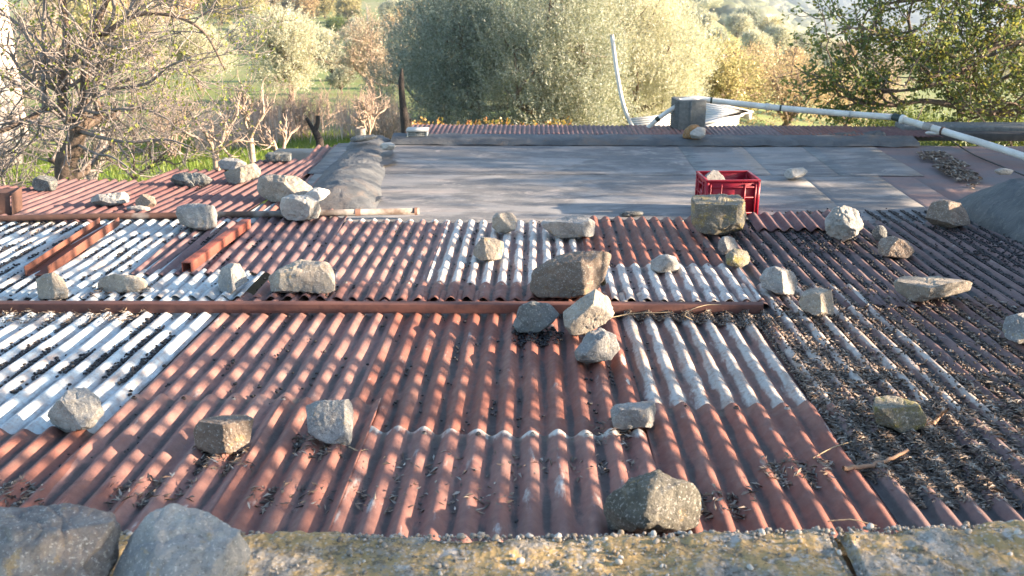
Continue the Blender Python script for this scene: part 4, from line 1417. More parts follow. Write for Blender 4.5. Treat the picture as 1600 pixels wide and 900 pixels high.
POL_DARK = [(1095, 345), (1180, 335), (1290, 330), (1500, 330), (1800, 410), (1900, 520), (1610, 500), (1400, 480), (1230, 440), (1130, 400)]
POL_MID = [(1190, 440), (1330, 455), (1560, 470), (1850, 540), (1900, 640), (1620, 600), (1480, 600), (1330, 580), (1230, 540)]
POL_LIT = [(1230, 560), (1400, 585), (1620, 590), (1950, 680), (1950, 800), (1560, 800), (1420, 800), (1330, 730), (1290, 660)]
POL_BEAM = [(955, 487), (1190, 487), (1225, 520), (1150, 512), (1060, 503), (975, 500)]
pts = scatter(POL_DARK, 14000, 1.0, .40, cs=3.0) + scatter([(1200, 345), (1300, 340), (1340, 400), (1250, 400)], 900, .5, .3) + scatter([(1450, 355), (1600, 380), (1610, 430), (1500, 400)], 900, .5, .3) + scatter(POL_DARK, 500, .3)
pts += scatter([(-60, 345), (140, 340), (60, 470), (-200, 470)], 2000, 1.0, .56, cs=3.4) + scatter([(140, 340), (420, 345), (380, 468), (60, 470)], 650, 1.0, .6, cs=3.4)
pts += scatter([(-160, 490), (330, 490), (200, 600), (-300, 640)], 1500, 1.0, .58, cs=3.4)
pts += scatter([(400, 350), (1100, 345), (1150, 470), (380, 470)], 260, 1.0, .55, cs=4) + scatter([(300, 490), (1000, 490), (1100, 830), (0, 830)], 300, 1.0, .5, cs=4)
pts += scatter([(440, 450), (530, 455), (520, 467), (420, 465)], 170, .6) + scatter([(800, 515), (880, 520), (870, 545), (800, 540)], 220, .7) + scatter([(270, 285), (340, 290), (320, 300), (275, 298)], 260, .4)
pellets('fallen_olives', pts, .0055, 'olive_fruit', 'shrivelled black olives gathered in the troughs of the tin')
pts = scatter(POL_MID, 7600, .95, .36) + scatter(POL_BEAM, 1500, .35) + scatter(POL_LIT, 3300, .7) + scatter([(1180, 500), (1330, 560), (1500, 620), (1290, 660), (1220, 560)], 1500, .8)
pellets('olive_stones', pts, .0048, 'olive_stones', 'brown dried olive stones heaped over the right side of the tin', 1.5)
pts = scatter(POL_LIT, 8500, .97, .3) + scatter(POL_MID, 900, .8) + scatter([(1330, 690), (1420, 680), (1560, 720), (1600, 760), (1500, 790), (1380, 760)], 4200, .35)
pts += scatter([(1290, 650), (1480, 630), (1640, 640), (1640, 800), (1450, 800), (1340, 740)], 4500, .7, .25)
pts += scatter([(1320, 640), (1480, 640), (1500, 720), (1330, 710)], 1600, .2)
pts += scatter([(-160, 487), (250, 487), (200, 510), (-160, 515)], 700, .3) + scatter([(960, 487), (1190, 487), (1190, 500), (970, 498)], 260, .2)
pts += scatter([(140, 452), (240, 452), (230, 466), (140, 466)], 160, .2)
for (cx_, cy_, w_, n_) in ((500, 700, 40, 160), (350, 722, 45, 200), (240, 770, 70, 120), (450, 780, 60, 140), (30, 775, 40, 130), (640, 780, 160, 120), (1120, 790, 60, 150), (1240, 740, 60, 200), (800, 730, 200, 120), (960, 680, 40, 60)):
    pts += scatter([(cx_ - w_, cy_ - 14), (cx_ + w_, cy_ - 14), (cx_ + w_, cy_ + 26), (cx_ - w_, cy_ + 26)], n_, .8)
leaves_flat('leaf_litter', pts, .034, .0075, 'litter', 'dry olive leaves and twigs drifted over the tin')
# litter drift on the reddish felt
fp = []
Wp = world_poly([(1432, 243), (1470, 240), (1510, 262), (1535, 288), (1520, 300), (1490, 285), (1450, 262)], flat)
while len(fp) < 1300:
    x, y = rng.uniform(min(p[0] for p in Wp), max(p[0] for p in Wp)), rng.uniform(min(p[1] for p in Wp), max(p[1] for p in Wp))
    if in_poly(x, y, Wp) and mnoise.noise((x * 5, y * 5, 1)) > -.25:
        fp.append((x, y, flat(x, y) + .018))
leaves_flat('leaf_drift', fp, .05, .014, 'litter', 'dark leaf drift on the reddish felt')
# single sticks one can point at
def stick(name, pts, r, mat, label):
    P = catmull(pts, 7)
    P = P + rng.normal(0, r * .25, P.shape)
    return tag(obj(name, *tubes([(P, np.linspace(r, r * .6, len(P)))], 7), mat, smooth=True), label, 'stick')


stick('broken_stick', [U(1318, 733, .03), U(1370, 725, .035), U(1418, 705, .045)], .0085, 'stick', 'curved brown stick lying on the leaf litter at the lower right')
stick('broken_stick', [U(1456, 668, .02), U(1466, 652, .04), U(1481, 640, .09)], .008, 'stick', 'short brown stick poking up beside the mossy stone')
stick('straw', [U(1082, 500, .02), U(1070, 492, .05), U(1085, 482, .06), U(1110, 476, .06), U(1150, 477, .05)], .0022, 'straw', 'thin pale curled stem hanging over the right end of the beam')
stick('straw', [U(950, 497, .03), U(990, 490, .035), U(1050, 488, .03)], .0022, 'straw', 'thin straw lying along the beam right of the tan oval stone')
stick('straw', [U(1270, 716, .03), U(1300, 700, .03), U(1330, 690, .03)], .002, 'straw', 'pale straw across the ridges left of the curved brown stick')
stick('straw', [U(1290, 815, .03), U(1330, 812, .04), U(1370, 822, .03)], .0022, 'straw', 'pale straw just above the wall at the lower right')
stick('straw', [U(545, 698, .03), U(560, 704, .03), U(575, 702, .03)], .0022, 'straw', 'short straw to the right of the square faced stone')
# grit along the coping edge
gp = []
for _ in range(2000):
    x = rng.uniform(-1.6, 2.2)
    y = 2.16 + rng.normal(0, .022)
    gp.append((x, min(y, 2.195), walltop(x, y) - .004 + (-.05 * max(0, (y - 2.12) / .1) ** 2 if y > 2.12 else 0)))
for _ in range(900):
    x, y = rng.uniform(-1.6, 2.2), rng.uniform(1.95, 2.15)
    gp.append((x, y, walltop(x, y) - .002))
pellets('loose_gravel', gp, .0046, 'gravel_bits', 'small gravel and grit crusting the coping edge', 1.2)

# ------------------------------------------------------------------ trees
def unit(v):
    return v / (np.linalg.norm(v) + 1e-9)


def grow(rg, p, d, L, r, depth, out, bend=.25, up=.1, spread=.7, nb=(2, 4), shrink=.68, tip=.25, minr=.002):
    n = 6
    P = [p]
    dd_ = d
    for i in range(n):
        dd_ = unit(dd_ + rg.normal(0, bend, 3) * .5 + np.array((0, 0, up)) * .5)
        p = p + dd_ * L / n
        P.append(p)
    out.append((np.array(P), np.linspace(r, max(minr, r * (.55 if depth > 0 else tip)), n + 1), depth))
    if depth <= 0:
        return
    for _ in range(rg.integers(*nb)):
        i = rg.integers(2, n + 1)
        q = unit(unit(P[i] - P[i - 1]) + rg.normal(0, spread, 3))
        grow(rg, P[i], q, L * shrink * rg.uniform(.7, 1.15), max(minr, r * .58), depth - 1, out, bend, up, spread, nb, shrink, tip, minr)


def cloud(rg, lobes, n_tw, tw_len, per, L, Wd, upb=.5, shell=.55, gap=None, gs=.9):
    """leaves set along short twigs in the lobes of a crown"""
    lob = np.array([l[:3] for l in lobes])
    rr = np.array([l[3:6] for l in lobes])
    wt = (rr[:, 0] * rr[:, 1] * rr[:, 2]) ** (2 / 3)
    idx = rg.choice(len(lobes), n_tw, p=wt / wt.sum())
    u = rg.normal(0, 1, (n_tw, 3))
    u /= np.linalg.norm(u, axis=1)[:, None]
    rad_ = shell + (1 - shell) * rg.random(n_tw) ** .7
    B = lob[idx] + u * rr[idx] * rad_[:, None]
    if gap is not None:
        ph = rg.uniform(0, 6, 6)
        f = (np.sin(B[:, 0] * 3.1 / gs + ph[0]) + np.sin(B[:, 1] * 2.7 / gs + ph[1]) + np.sin(B[:, 2] * 3.4 / gs + ph[2]) + np.sin((B[:, 0] + B[:, 2]) * 6.1 / gs + ph[3]) + np.sin((B[:, 1] - B[:, 2]) * 5.3 / gs + ph[4]))
        m = f + rg.normal(0, .5, n_tw) > gap
        B, u = B[m], u[m]
    n = len(B)
    D_ = u * .8 + np.array((0, 0, upb)) + rg.normal(0, .45, (n, 3))
    D_ /= np.linalg.norm(D_, axis=1)[:, None]
    tl = tw_len * rg.uniform(.5, 1.3, n)
    t = np.linspace(.08, 1, per)
    P = (B[:, None, :] + D_[:, None, :] * (tl[:, None] * t[None, :])[:, :, None]).reshape(-1, 3)
    Dl = np.repeat(D_, per, 0)
    N_ = len(P)
    d = Dl * .55 + rg.normal(0, .55, (N_, 3))
    d /= np.linalg.norm(d, axis=1)[:, None]
    s = np.cross(d, rg.normal(0, 1, (N_, 3)))
    s /= np.linalg.norm(s, axis=1)[:, None]
    l = L * rg.uniform(.7, 1.25, N_)
    w_ = Wd * rg.uniform(.7, 1.2, N_)
    V = np.stack([P, P + d * (l * .45)[:, None] + s * (w_ / 2)[:, None], P + d * l[:, None], P + d * (l * .45)[:, None] - s * (w_ / 2)[:, None]], 1).reshape(-1, 3)
    F = np.arange(N_ * 4).reshape(-1, 4)
    return V, F


PROTO = {}


def tree_meshes(key, seed, H, Rw, leafmat, n_tw, tw, per, L, Wd, barkm='bark', lobes_n=7, trunk_h=.3, gap=None, upb=.5, zmin=.28, shell=.5, trunk_r=None, depth=2, gs=.9, low=0, shoots=0):
    """shared meshes of one kind of tree, base at the origin"""
    if key in PROTO:
        return PROTO[key]
    rg = np.random.default_rng(seed)
    lobes = []
    for i in range(lobes_n):
        a = 2 * PI * i / lobes_n + rg.uniform(-.4, .4)
        q = rg.uniform(.25, .62) * Rw
        z = H * rg.uniform(zmin + .14, .78)
        s = rg.uniform(.36, .56)
        lobes.append((q * math.cos(a), q * math.sin(a), z, Rw * s, Rw * s, H * s * .48))
    lobes.append((0, 0, H * .68, Rw * .6, Rw * .6, H * .30))
    lob2 = list(lobes)
    for i in range(low):
        a = 2 * PI * i / low + rg.uniform(-.3, .3)
        lob2.append((Rw * .66 * math.cos(a), Rw * .66 * math.sin(a), H * rg.uniform(.10, .2), Rw * .42, Rw * .42, H * .17))
    V, F = cloud(rg, lob2, n_tw, tw, per, L, Wd, upb, shell, gap, gs)
    if shoots:
        V2, F2 = cloud(rg, lobes, shoots, tw * 1.9, per * 2, L, Wd, 2.6, .85, None)
        V, F = join([(V, F), (V2, F2)])
    crown = mesh_np(key + '_crown', V, F)
    crown.materials.append(M[leafmat])
    out = []
    tr = trunk_r or H * .035
    P = np.array([(0, 0, -.3), (0, 0, 0), (rg.normal(0, .03) * H, rg.normal(0, .03) * H, H * trunk_h * .5), (rg.normal(0, .04) * H, rg.normal(0, .04) * H, H * trunk_h)])
    P = catmull(P, 5)
    out.append((P, np.linspace(tr * 1.3, tr * .8, len(P)), 9))
    for lb in lobes:
        e = np.array(lb[:3])
        mid = (P[-1] + e) / 2 + rg.normal(0, .06, 3) * H
        Q_ = catmull([P[-1] - (P[-1] - P[-3]) * .3, mid, e + np.array((0, 0, lb[5] * .3))], 5)
        out.append((Q_, np.linspace(tr * .6, tr * .12, len(Q_)), 5))
        for _ in range(4):
            st = Q_[rg.integers(4, len(Q_))]
            grow(rg, st, unit(rg.normal(0, 1, 3) + np.array((0, 0, .5))), min(lb[3], lb[5]) * 1.1, tr * .16, depth - 1, out, minr=tr * .03)
    Vt, Ft = tubes([(a, b) for a, b, _ in out], 6)
    trunk = mesh_np(key + '_trunk', Vt, Ft, True)
    trunk.materials.append(M[barkm])
    PROTO[key] = (crown, trunk, H, Rw)
    return PROTO[key]


def plant_tree(name, key, loc, label, cat='tree', group=None, scale=1.0, rz=0.0, sxy=1.0):
    crown, trunk, H, Rw = PROTO[key]
    root = thing(name, label, cat, loc, group)
    root.rotation_euler[2] = rz
    root.scale = (scale * sxy, scale * sxy, scale)
    for nm, me in (('trunk', trunk), ('crown', crown)):
        o = bpy.data.objects.new(nm, me)
        COL.objects.link(o)
        o.parent = root
    return root


# kinds
tree_meshes('olive_big', 1, 4.3, 2.1, 'leaf_olive_shaded', 15000, .36, 12, .066, .016, lobes_n=10, trunk_h=.14, zmin=.0, shell=.5, gap=-.7, upb=.9, low=8, shoots=600, gs=1.25, depth=1)
tree_meshes('olive_mid', 2, 4.0, 1.75, 'leaf_olive', 13000, .36, 12, .066, .016, lobes_n=9, trunk_h=.14, zmin=.0, shell=.5, gap=-.6, upb=1.1, low=8, shoots=900, gs=1.2, depth=1)
tree_meshes('olive_bright', 3, 4.2, 1.9, 'leaf_olive_sunlit', 12500, .36, 12, .066, .017, lobes_n=10, trunk_h=.14, zmin=.0, shell=.5, gap=-1.0, upb=.9, low=8, shoots=600, gs=1.2, depth=1)
tree_meshes('olive_far', 4, 4.0, 2.3, 'leaf_olive_sunlit', 2600, .6, 8, .26, .085, 'bark', 8, .22, gap=-.8, zmin=.2, upb=.6)
tree_meshes('olive_far_b', 5, 4.2, 2.4, 'leaf_olive', 2400, .6, 8, .28, .09, 'bark', 7, .22, gap=-.6, zmin=.2, upb=.6)
tree_meshes('olive_l', 6, 3.6, 2.0, 'leaf_olive_sunlit', 5200, .42, 10, .11, .03, 'bark', 9, .25, gap=-.8, zmin=.22, upb=.9)
tree_meshes('tan_tree', 7, 4.0, 1.8, 'leaf_tan', 2600, .42, 10, .10, .034, 'bark_pale', 8, .25, gap=-.2, zmin=.1, upb=.7)
tree_meshes('yellow_tree', 8, 4.6, 2.2, 'leaf_yellow', 2400, .5, 8, .15, .085, 'bark_pale', 8, .25, gap=-.6, zmin=.12, upb=.4)
tree_meshes('orange_tree', 9, 4.2, 2.2, 'leaf_orange', 1900, .45, 7, .12, .06, 'bark', 8, .22, gap=-.3, zmin=.14, upb=.3)
tree_meshes('orange_far', 10, 5.0, 2.8, 'leaf_orange', 2200, .6, 7, .26, .14, 'bark', 8, .22, gap=-.5, zmin=.12)
tree_meshes('yellow_far', 11, 5.6, 2.8, 'leaf_yellow', 2400, .7, 7, .28, .15, 'bark', 8, .2, gap=-.6, zmin=.1)
tree_meshes('green_bush', 12, 2.0, 1.3, 'leaf_green', 1600, .4, 8, .14, .06, 'bark', 7, .12, gap=-.8, zmin=-.05)
tree_meshes('green_shrub_near', 15, 2.2, 1.5, 'leaf_green', 4200, .3, 8, .075, .034, 'bark', 7, .12, gap=-.8, zmin=-.05)

OL = 'olive trees behind the felt roof'
plant_tree('olive_tree', 'olive_big', on_ground(748, 24), 'big olive tree, shade put into its dark blue green leaves, filling the middle background, left part of the clump', group=OL, scale=1.12, rz=.4)
plant_tree('olive_tree', 'olive_mid', on_ground(868, 21.5), 'olive tree with upright silvery shoots in the centre of the clump', group=OL, scale=1.02, rz=1.1)
plant_tree('olive_tree', 'olive_bright', on_ground(972, 23.5), 'bright sunlit cream green olive tree behind the upright white hose', group=OL, scale=1.02, rz=2.0)
plant_tree('olive_tree', 'olive_big', on_ground(700, 29), 'grey olive tree at the left back of the big clump', group=OL, scale=.95, rz=3.3)
plant_tree('olive_tree', 'olive_bright', on_ground(930, 30), 'tall pale olive tree peeping over the middle of the clump', group=OL, scale=1.35, rz=4.3)
plant_tree('almond_tree', 'yellow_tree', on_ground(1098, 29), 'yellow leaved tree at the right end of the olive clump', scale=.58, rz=.7, sxy=1.1)
plant_tree('almond_tree', 'orange_tree', on_ground(1205, 31), 'orange brown half bare tree behind the long white pipe', scale=.60, rz=.2, sxy=1.45)
plant_tree('almond_tree', 'orange_tree', on_ground(1290, 36), 'smaller orange brown tree left of the oak', scale=.55, rz=2.2, sxy=1.3)
plant_tree('almond_tree', 'orange_tree', on_ground(1150, 40), 'pale orange tree rising behind the yellow one', scale=.62, rz=1.2, sxy=1.2)
plant_tree('poplar_tree', 'tan_tree', on_ground(1335, 44), 'pale greyish thin tree just left of the oak crown', scale=.85, rz=.9)
plant_tree('olive_tree', 'olive_l', on_ground(474, 39), 'round pale olive tree above the dry brush at the left', group='olive trees on the left terrace', scale=.98, rz=.5, sxy=1.0)
plant_tree('olive_tree', 'olive_l', on_ground(345, 50), 'pale olive tree partly hidden by the bare fig branches', group='olive trees on the left terrace', scale=.9, rz=2.5)
plant_tree('almond_tree', 'tan_tree', on_ground(598, 40), 'cream leaved thin tree left of the big olive clump', scale=.85, rz=.5)
plant_tree('almond_tree', 'tan_tree', on_ground(280, 62), 'large cream leaved tree behind the fig branches', scale=1.1, rz=1.0)
plant_tree('almond_tree', 'yellow_tree', on_ground(215, 52), 'yellow green tree behind the fig trunk', scale=1.0, rz=2.8)
plant_tree('almond_tree', 'tan_tree', on_ground(120, 45), 'tan leaved tree behind the fig at the far left', scale=1.0, rz=2.0)
plant_tree('green_shrub', 'green_shrub_near', on_ground(1400, 17), 'dark green shrub under the left boughs of the oak', 'shrub', scale=.7, rz=.3)
plant_tree('green_shrub', 'green_shrub_near', on_ground(1540, 16), 'dark green shrub under the oak at the right edge', 'shrub', scale=.75, rz=1.7)
# hillside and field trees: (photo column, crown centre row, crown width, kind, label)
H_ = [
    (1078, 28, 44, 'olive_far_b', 'grey olive tree at the top of the hillside next to the clump'),
    (1103, 40, 34, 'olive_far', 'pale narrow olive tree below the hilltop beside the clump'),
    (1133, 14, 46, 'olive_far_b', 'dark crowned olive tree on the hilltop left of the gap'),
    (1168, 16, 44, 'yellow_far', 'yellowish round tree on the hilltop at the edge of the distant valley'),
    (1152, 48, 48, 'olive_far', 'broad silvery olive tree in the middle of the hillside'),
    (1120, 62, 34, 'olive_far_b', 'small olive tree just above the yellow tree'),
    (1188, 46, 46, 'olive_far', 'rounded olive tree below the yellowish hilltop tree'),
    (1216, 38, 32, 'olive_far', 'small pale olive tree on the skyline under the distant valley'),
    (1240, 50, 32, 'orange_far', 'brownish tree on the hillside skyline'),
    (1266, 50, 36, 'olive_far_b', 'rounded grey olive tree on the skyline right of the brownish one'),
    (1292, 58, 28, 'olive_far_b', 'little dark olive tree on the skyline'),
    (1318, 56, 34, 'olive_far', 'pale olive tree on the skyline nearest the oak'),
    (1345, 62, 30, 'olive_far_b', 'olive tree on the skyline half behind the oak'),
    (1178, 76, 48, 'olive_far', 'large pale olive tree lower on the hillside above the orange tree'),
    (1214, 68, 46, 'olive_far', 'silvery olive tree in the middle row of the hillside'),
    (1248, 76, 40, 'olive_far_b', 'grey green olive tree lower down near the orange crown'),
    (1285, 80, 42, 'olive_far', 'pale olive tree low on the hillside left of the thin tree'),
    (1142, 88, 40, 'orange_far', 'orange tree on the hill foot above the chimney block'),
    (1232, 98, 40, 'orange_far', 'orange tree on the hill foot above the long pipe'),
    (1320, 92, 40, 'orange_far', 'tan orange tree at the hill foot near the oak'),
    (1380, 84, 40, 'olive_far', 'olive tree glimpsed through the oak branches'),
    (1440, 90, 44, 'yellow_far', 'yellow tree glimpsed through the middle of the oak'),
    (1510, 80, 44, 'olive_far', 'olive tree glimpsed through the right of the oak'),
    (1580, 100, 50, 'yellow_far', 'yellow tree glimpsed at the right edge through the oak'),
    (395, 22, 56, 'yellow_far', 'yellow tree at the left end of the hilltop row'),
    (432, 18, 44, 'orange_far', 'orange brown tree in the hilltop row above the pale olive'),
    (470, 14, 54, 'orange_far', 'pinkish tree in the middle of the hilltop row'),
    (508, 8, 50, 'yellow_far', 'yellow green tree in the hilltop row left of the white pole'),
    (545, 16, 44, 'yellow_far', 'pale yellow tree next to the white pole'),
    (428, 44, 24, 'olive_far_b', 'small grey tree at the edge of the sunlit field'),
    (487, 58, 38, 'olive_far_b', 'dark low olive on the near side of the sunlit field'),
    (524, 42, 34, 'green_bush', 'dark green bush on the sunlit field'),
    (559, 44, 28, 'olive_far', 'little round pale olive standing alone on the sunlit field'),
    (583, 48, 26, 'green_bush', 'yellow green bush at the foot of the white pole'),
    (612, 20, 36, 'olive_far', 'pale olive right of the white pole'),
    (640, 22, 42, 'olive_far', 'silvery olive left of the orange tree on the hill'),
    (664, 52, 80, 'orange_far', 'large orange tree on the slope left of the big clump'),
    (700, 18, 70, 'orange_far', 'orange tree on the hilltop behind the big clump'),
    (345, 14, 60, 'yellow_far', 'yellow tree on the hill behind the fig twigs'),
    (285, 20, 66, 'orange_far', 'brown orange tree on the hill behind the fig'),
    (225, 16, 66, 'yellow_far', 'yellow tree on the hill behind the fig trunk'),
    (165, 22, 70, 'orange_far', 'brownish tree on the hill at the far left'),
    (100, 14, 70, 'yellow_far', 'yellow tree on the hill beside the pale house'),
    (375, 66, 44, 'olive_far', 'pale olive half way up the left slope behind the fig twigs'),
    (640, 84, 46, 'olive_far_b', 'grey olive at the foot of the large orange tree'),
    (520, 104, 52, 'olive_far_b', 'grey olive in the shaded dip right of the round pale olive'),
    (556, 80, 40, 'olive_far', 'pale olive below the little round one on the field'),
    (622, 120, 44, 'olive_far_b', 'grey green olive low on the left slope next to the big clump'),
    (492, 86, 34, 'olive_far', 'silvery olive just above the round pale olive'),
    (452, 60, 40, 'orange_far', 'faded orange tree at the lower edge of the sunlit field'),
    (590, 66, 36, 'olive_far_b', 'grey olive under the white pole'),
    (410, 40, 44, 'yellow_far', 'cream tree at the left edge of the sunlit field'),
    (535, 128, 46, 'olive_far_b', 'grey olive at the far end of the reeds'),
    (585, 106, 46, 'olive_far', 'silvery olive behind the cream leaved thin tree'),
    (398, 84, 44, 'olive_far_b', 'grey olive left of the round pale olive'),
    (512, 66, 34, 'olive_far', 'pale olive between the dark low olive and the dark green bush'),
    (540, 60, 30, 'olive_far_b', 'grey olive below the dark green bush'),
    (606, 44, 34, 'orange_far', 'faded orange tree right of the white pole'),
    (634, 54, 40, 'yellow_far', 'cream tree left of the large orange tree'),
    (1060, 58, 40, 'olive_far_b', 'grey olive on the hillside touching the right side of the clump'),
    (1092, 80, 36, 'olive_far', 'pale olive low on the hillside behind the yellow tree'),
    (1262, 104, 38, 'olive_far_b', 'grey olive between the two orange trees at the hill foot'),
    (1200, 54, 36, 'olive_far_b', 'grey olive in the middle of the hillside'),
    (1300, 104, 36, 'olive_far', 'pale olive at the hill foot left of the thin tree'),
]
rgT = np.random.default_rng(8)
for i, (px, py, wpx, key, lab) in enumerate(H_):
    p = hit(px, py + wpx * .42, terrain)
    r_ = np.linalg.norm(p[:2])
    if r_ > 330:
        p = on_ground(px, 300)
        r_ = 300
    sz = wpx * r_ / FPX / (2 * PROTO[key][3])
    nm = {'olive_far': 'olive_tree', 'olive_far_b': 'olive_tree', 'yellow_far': 'almond_tree', 'orange_far': 'almond_tree', 'green_bush': 'green_bush'}[key]
    plant_tree(nm, key, p, lab, 'bush' if key == 'green_bush' else 'tree', 'trees on the far slopes', sz * rgT.uniform(.95, 1.1), rgT.uniform(0, 6), 1.0)

# distant woods in the valley: one mass
rgv = np.random.default_rng(5)
Vs, Fs = [], []
v2, f2 = ICO[2]
cnt = 0
for _ in range(1500):
    px = rgv.uniform(1000, 1700)
    r_ = rgv.uniform(420, 1) ** 1 if False else math.exp(rgv.uniform(math.log(450), math.log(5000)))
    p = on_ground(px, r_)
    s = rgv.uniform(4, 9) * (1 + r_ / 2500)
    Vs.append(v2 * np.array((s * rgv.uniform(.8, 1.8), s, s * .7)) * (1 + rgv.normal(0, .12, (len(v2), 1))) + p + np.array((0, 0, s * .4)))
    Fs.append(f2 + cnt)
    cnt += len(v2)
o = obj('distant_woods', np.concatenate(Vs), np.concatenate(Fs), 'leaf_olive')
kind(o, 'stuff')
o['label'] = 'hazy woods and hedges in the distant valley'

# utility pole
p = hit(594, 46, terrain)
p = on_ground(594, min(np.linalg.norm(p[:2]), 220))
hgt = 34 * np.linalg.norm(p[:2]) / FPX
V, F = tubes([(np.array([p - np.array((0, 0, .3)), p + np.array((0, 0, hgt * .5)), p + np.array((0, 0, hgt))]), np.array((.28, .24, .19)) * hgt / 7)], 10)
t = thing('utility_pole', 'white concrete utility pole on the far slope above the left field', 'pole', p)
obj('pole_shaft', V, F, 'white_paint', t, smooth=True)
obj('cross_arm', *box_vf(p + np.array((0, -.05, hgt * .94)), (hgt * .09, 0, 0), (0, .06, 0), (0, 0, .07)), 'white_paint', t)

# oak at the right: boughs come in from the right
def oak():
    rg = np.random.default_rng(21)
    yb0 = 11.2
    base_p = np.array((7.4, 11.6, terrain(7.4, 11.6)))
    out = []
    T = catmull([base_p - np.array((0, 0, .3)), base_p + np.array((-.1, 0, 1.2)), base_p + np.array((-.15, .1, 2.4)), base_p + np.array((.1, .1, 4.2)), base_p + np.array((.2, .2, 6.5))], 6)
    out.append((T, np.linspace(.22, .07, len(T))))
    tips = []

    def bough(pts, r0):
        Q_ = catmull(pts, 6)
        out.append((Q_, np.linspace(r0, .012, len(Q_))))
        L = np.linalg.norm(Q_[-1] - Q_[0])
        for _ in range(int(9 + L * 4)):
            i = rg.integers(4, len(Q_))
            br = []
            grow(rg, Q_[i], unit(rg.normal(0, .8, 3) + unit(Q_[i] - Q_[i - 3]) * .8 + np.array((0, 0, .25))), rg.uniform(.35, .85), .013, 2, br, bend=.5, spread=.8, nb=(2, 4), minr=.0022)
            for a, b, dpt in br:
                out.append((a, b))
                if dpt <= 1:
                    tips.append(a)
    E = lambda px, py, yy: on_far(px, py, yy)
    J = [T[len(T) // 3], T[len(T) // 2], T[2 * len(T) // 3]]
    bough([J[0], E(1660, 165, 11.2), E(1560, 178, 11.0), E(1450, 158, 11.0), E(1390, 165, 10.9), E(1310, 150, 10.9)], .06)
    bough([J[0], E(1680, 140, 11.4), E(1600, 160, 11.3), E(1520, 185, 11.2)], .05)
    bough([J[1], E(1650, 70, 11.2), E(1560, 70, 11.1), E(1510, 110, 11.0), E(1450, 135, 10.8), E(1380, 145, 10.8)], .055)
    bough([J[1], E(1680, 40, 11.6), E(1580, 50, 11.4), E(1500, 80, 11.2), E(1420, 60, 11.0), E(1380, 45, 11.0)], .05)
    bough([J[1], E(1700, 10, 11.8), E(1600, 15, 11.5), E(1520, -5, 11.4), E(1430, 0, 11.2), E(1370, 8, 11.2)], .05)
    bough([J[2], E(1720, -60, 12), E(1620, -70, 12), E(1520, -40, 11.6), E(1440, -45, 11.4)], .05)
    bough([J[1], E(1690, 100, 12.2), E(1600, 110, 12.4), E(1520, 140, 12.4), E(1440, 110, 12.2)], .05)
    bough([J[2], base_p + np.array((1.2, -.6, 4.6)), base_p + np.array((2.2, -1.2, 5.0))], .06)
    bough([J[2], base_p + np.array((.6, -1.4, 4.4)), base_p + np.array((.4, -2.6, 4.8))], .06)
    bough([J[2], base_p + np.array((1.0, 1.0, 4.8)), base_p + np.array((2.0, 1.9, 5.2))], .06)
    V, F = tubes(out, 6)
    t = thing('oak_tree', 'green oak with dark boughs reaching in from the right edge', 'tree', base_p)
    obj('trunk', V, F, 'bark', t, smooth=True)
    # leaves along the outer twigs
    Ps, Ds = [], []
    for a in tips:
        for i in range(1, len(a)):
            nl = 4 if i < len(a) - 1 else 7
            for _ in range(nl):
                Ps.append(a[i] + rg.normal(0, .03, 3))
                Ds.append(unit(unit(a[i] - a[i - 1]) + rg.normal(0, .8, 3)))
    P, D_ = np.array(Ps), np.array(Ds)
    n = len(P)
    if n > 30000:
        sel = rg.permutation(n)[:30000]
        P, D_ = P[sel], D_[sel]
        n = 30000
    s = np.cross(D_, rg.normal(0, 1, (n, 3)))
    s /= np.linalg.norm(s, axis=1)[:, None]
    nn = np.cross(s, D_)
    l = rg.uniform(.036, .066, n)[:, None]
    w_ = l * .48
    cup = nn * l * .12
    V = np.stack([P, P + D_ * l * .3 + s * w_ * .38 + cup, P + D_ * l * .68 + s * w_ * .5 + cup, P + D_ * l, P + D_ * l * .68 - s * w_ * .5 + cup, P + D_ * l * .3 - s * w_ * .38 + cup], 1).reshape(-1, 3)
    F = (np.array([(0, 1, 2, 3), (0, 3, 4, 5)])[None] + (np.arange(n) * 6)[:, None, None]).reshape(-1, 4)
    obj('crown', V, F, 'leaf_oak', t)
    return n


oak()

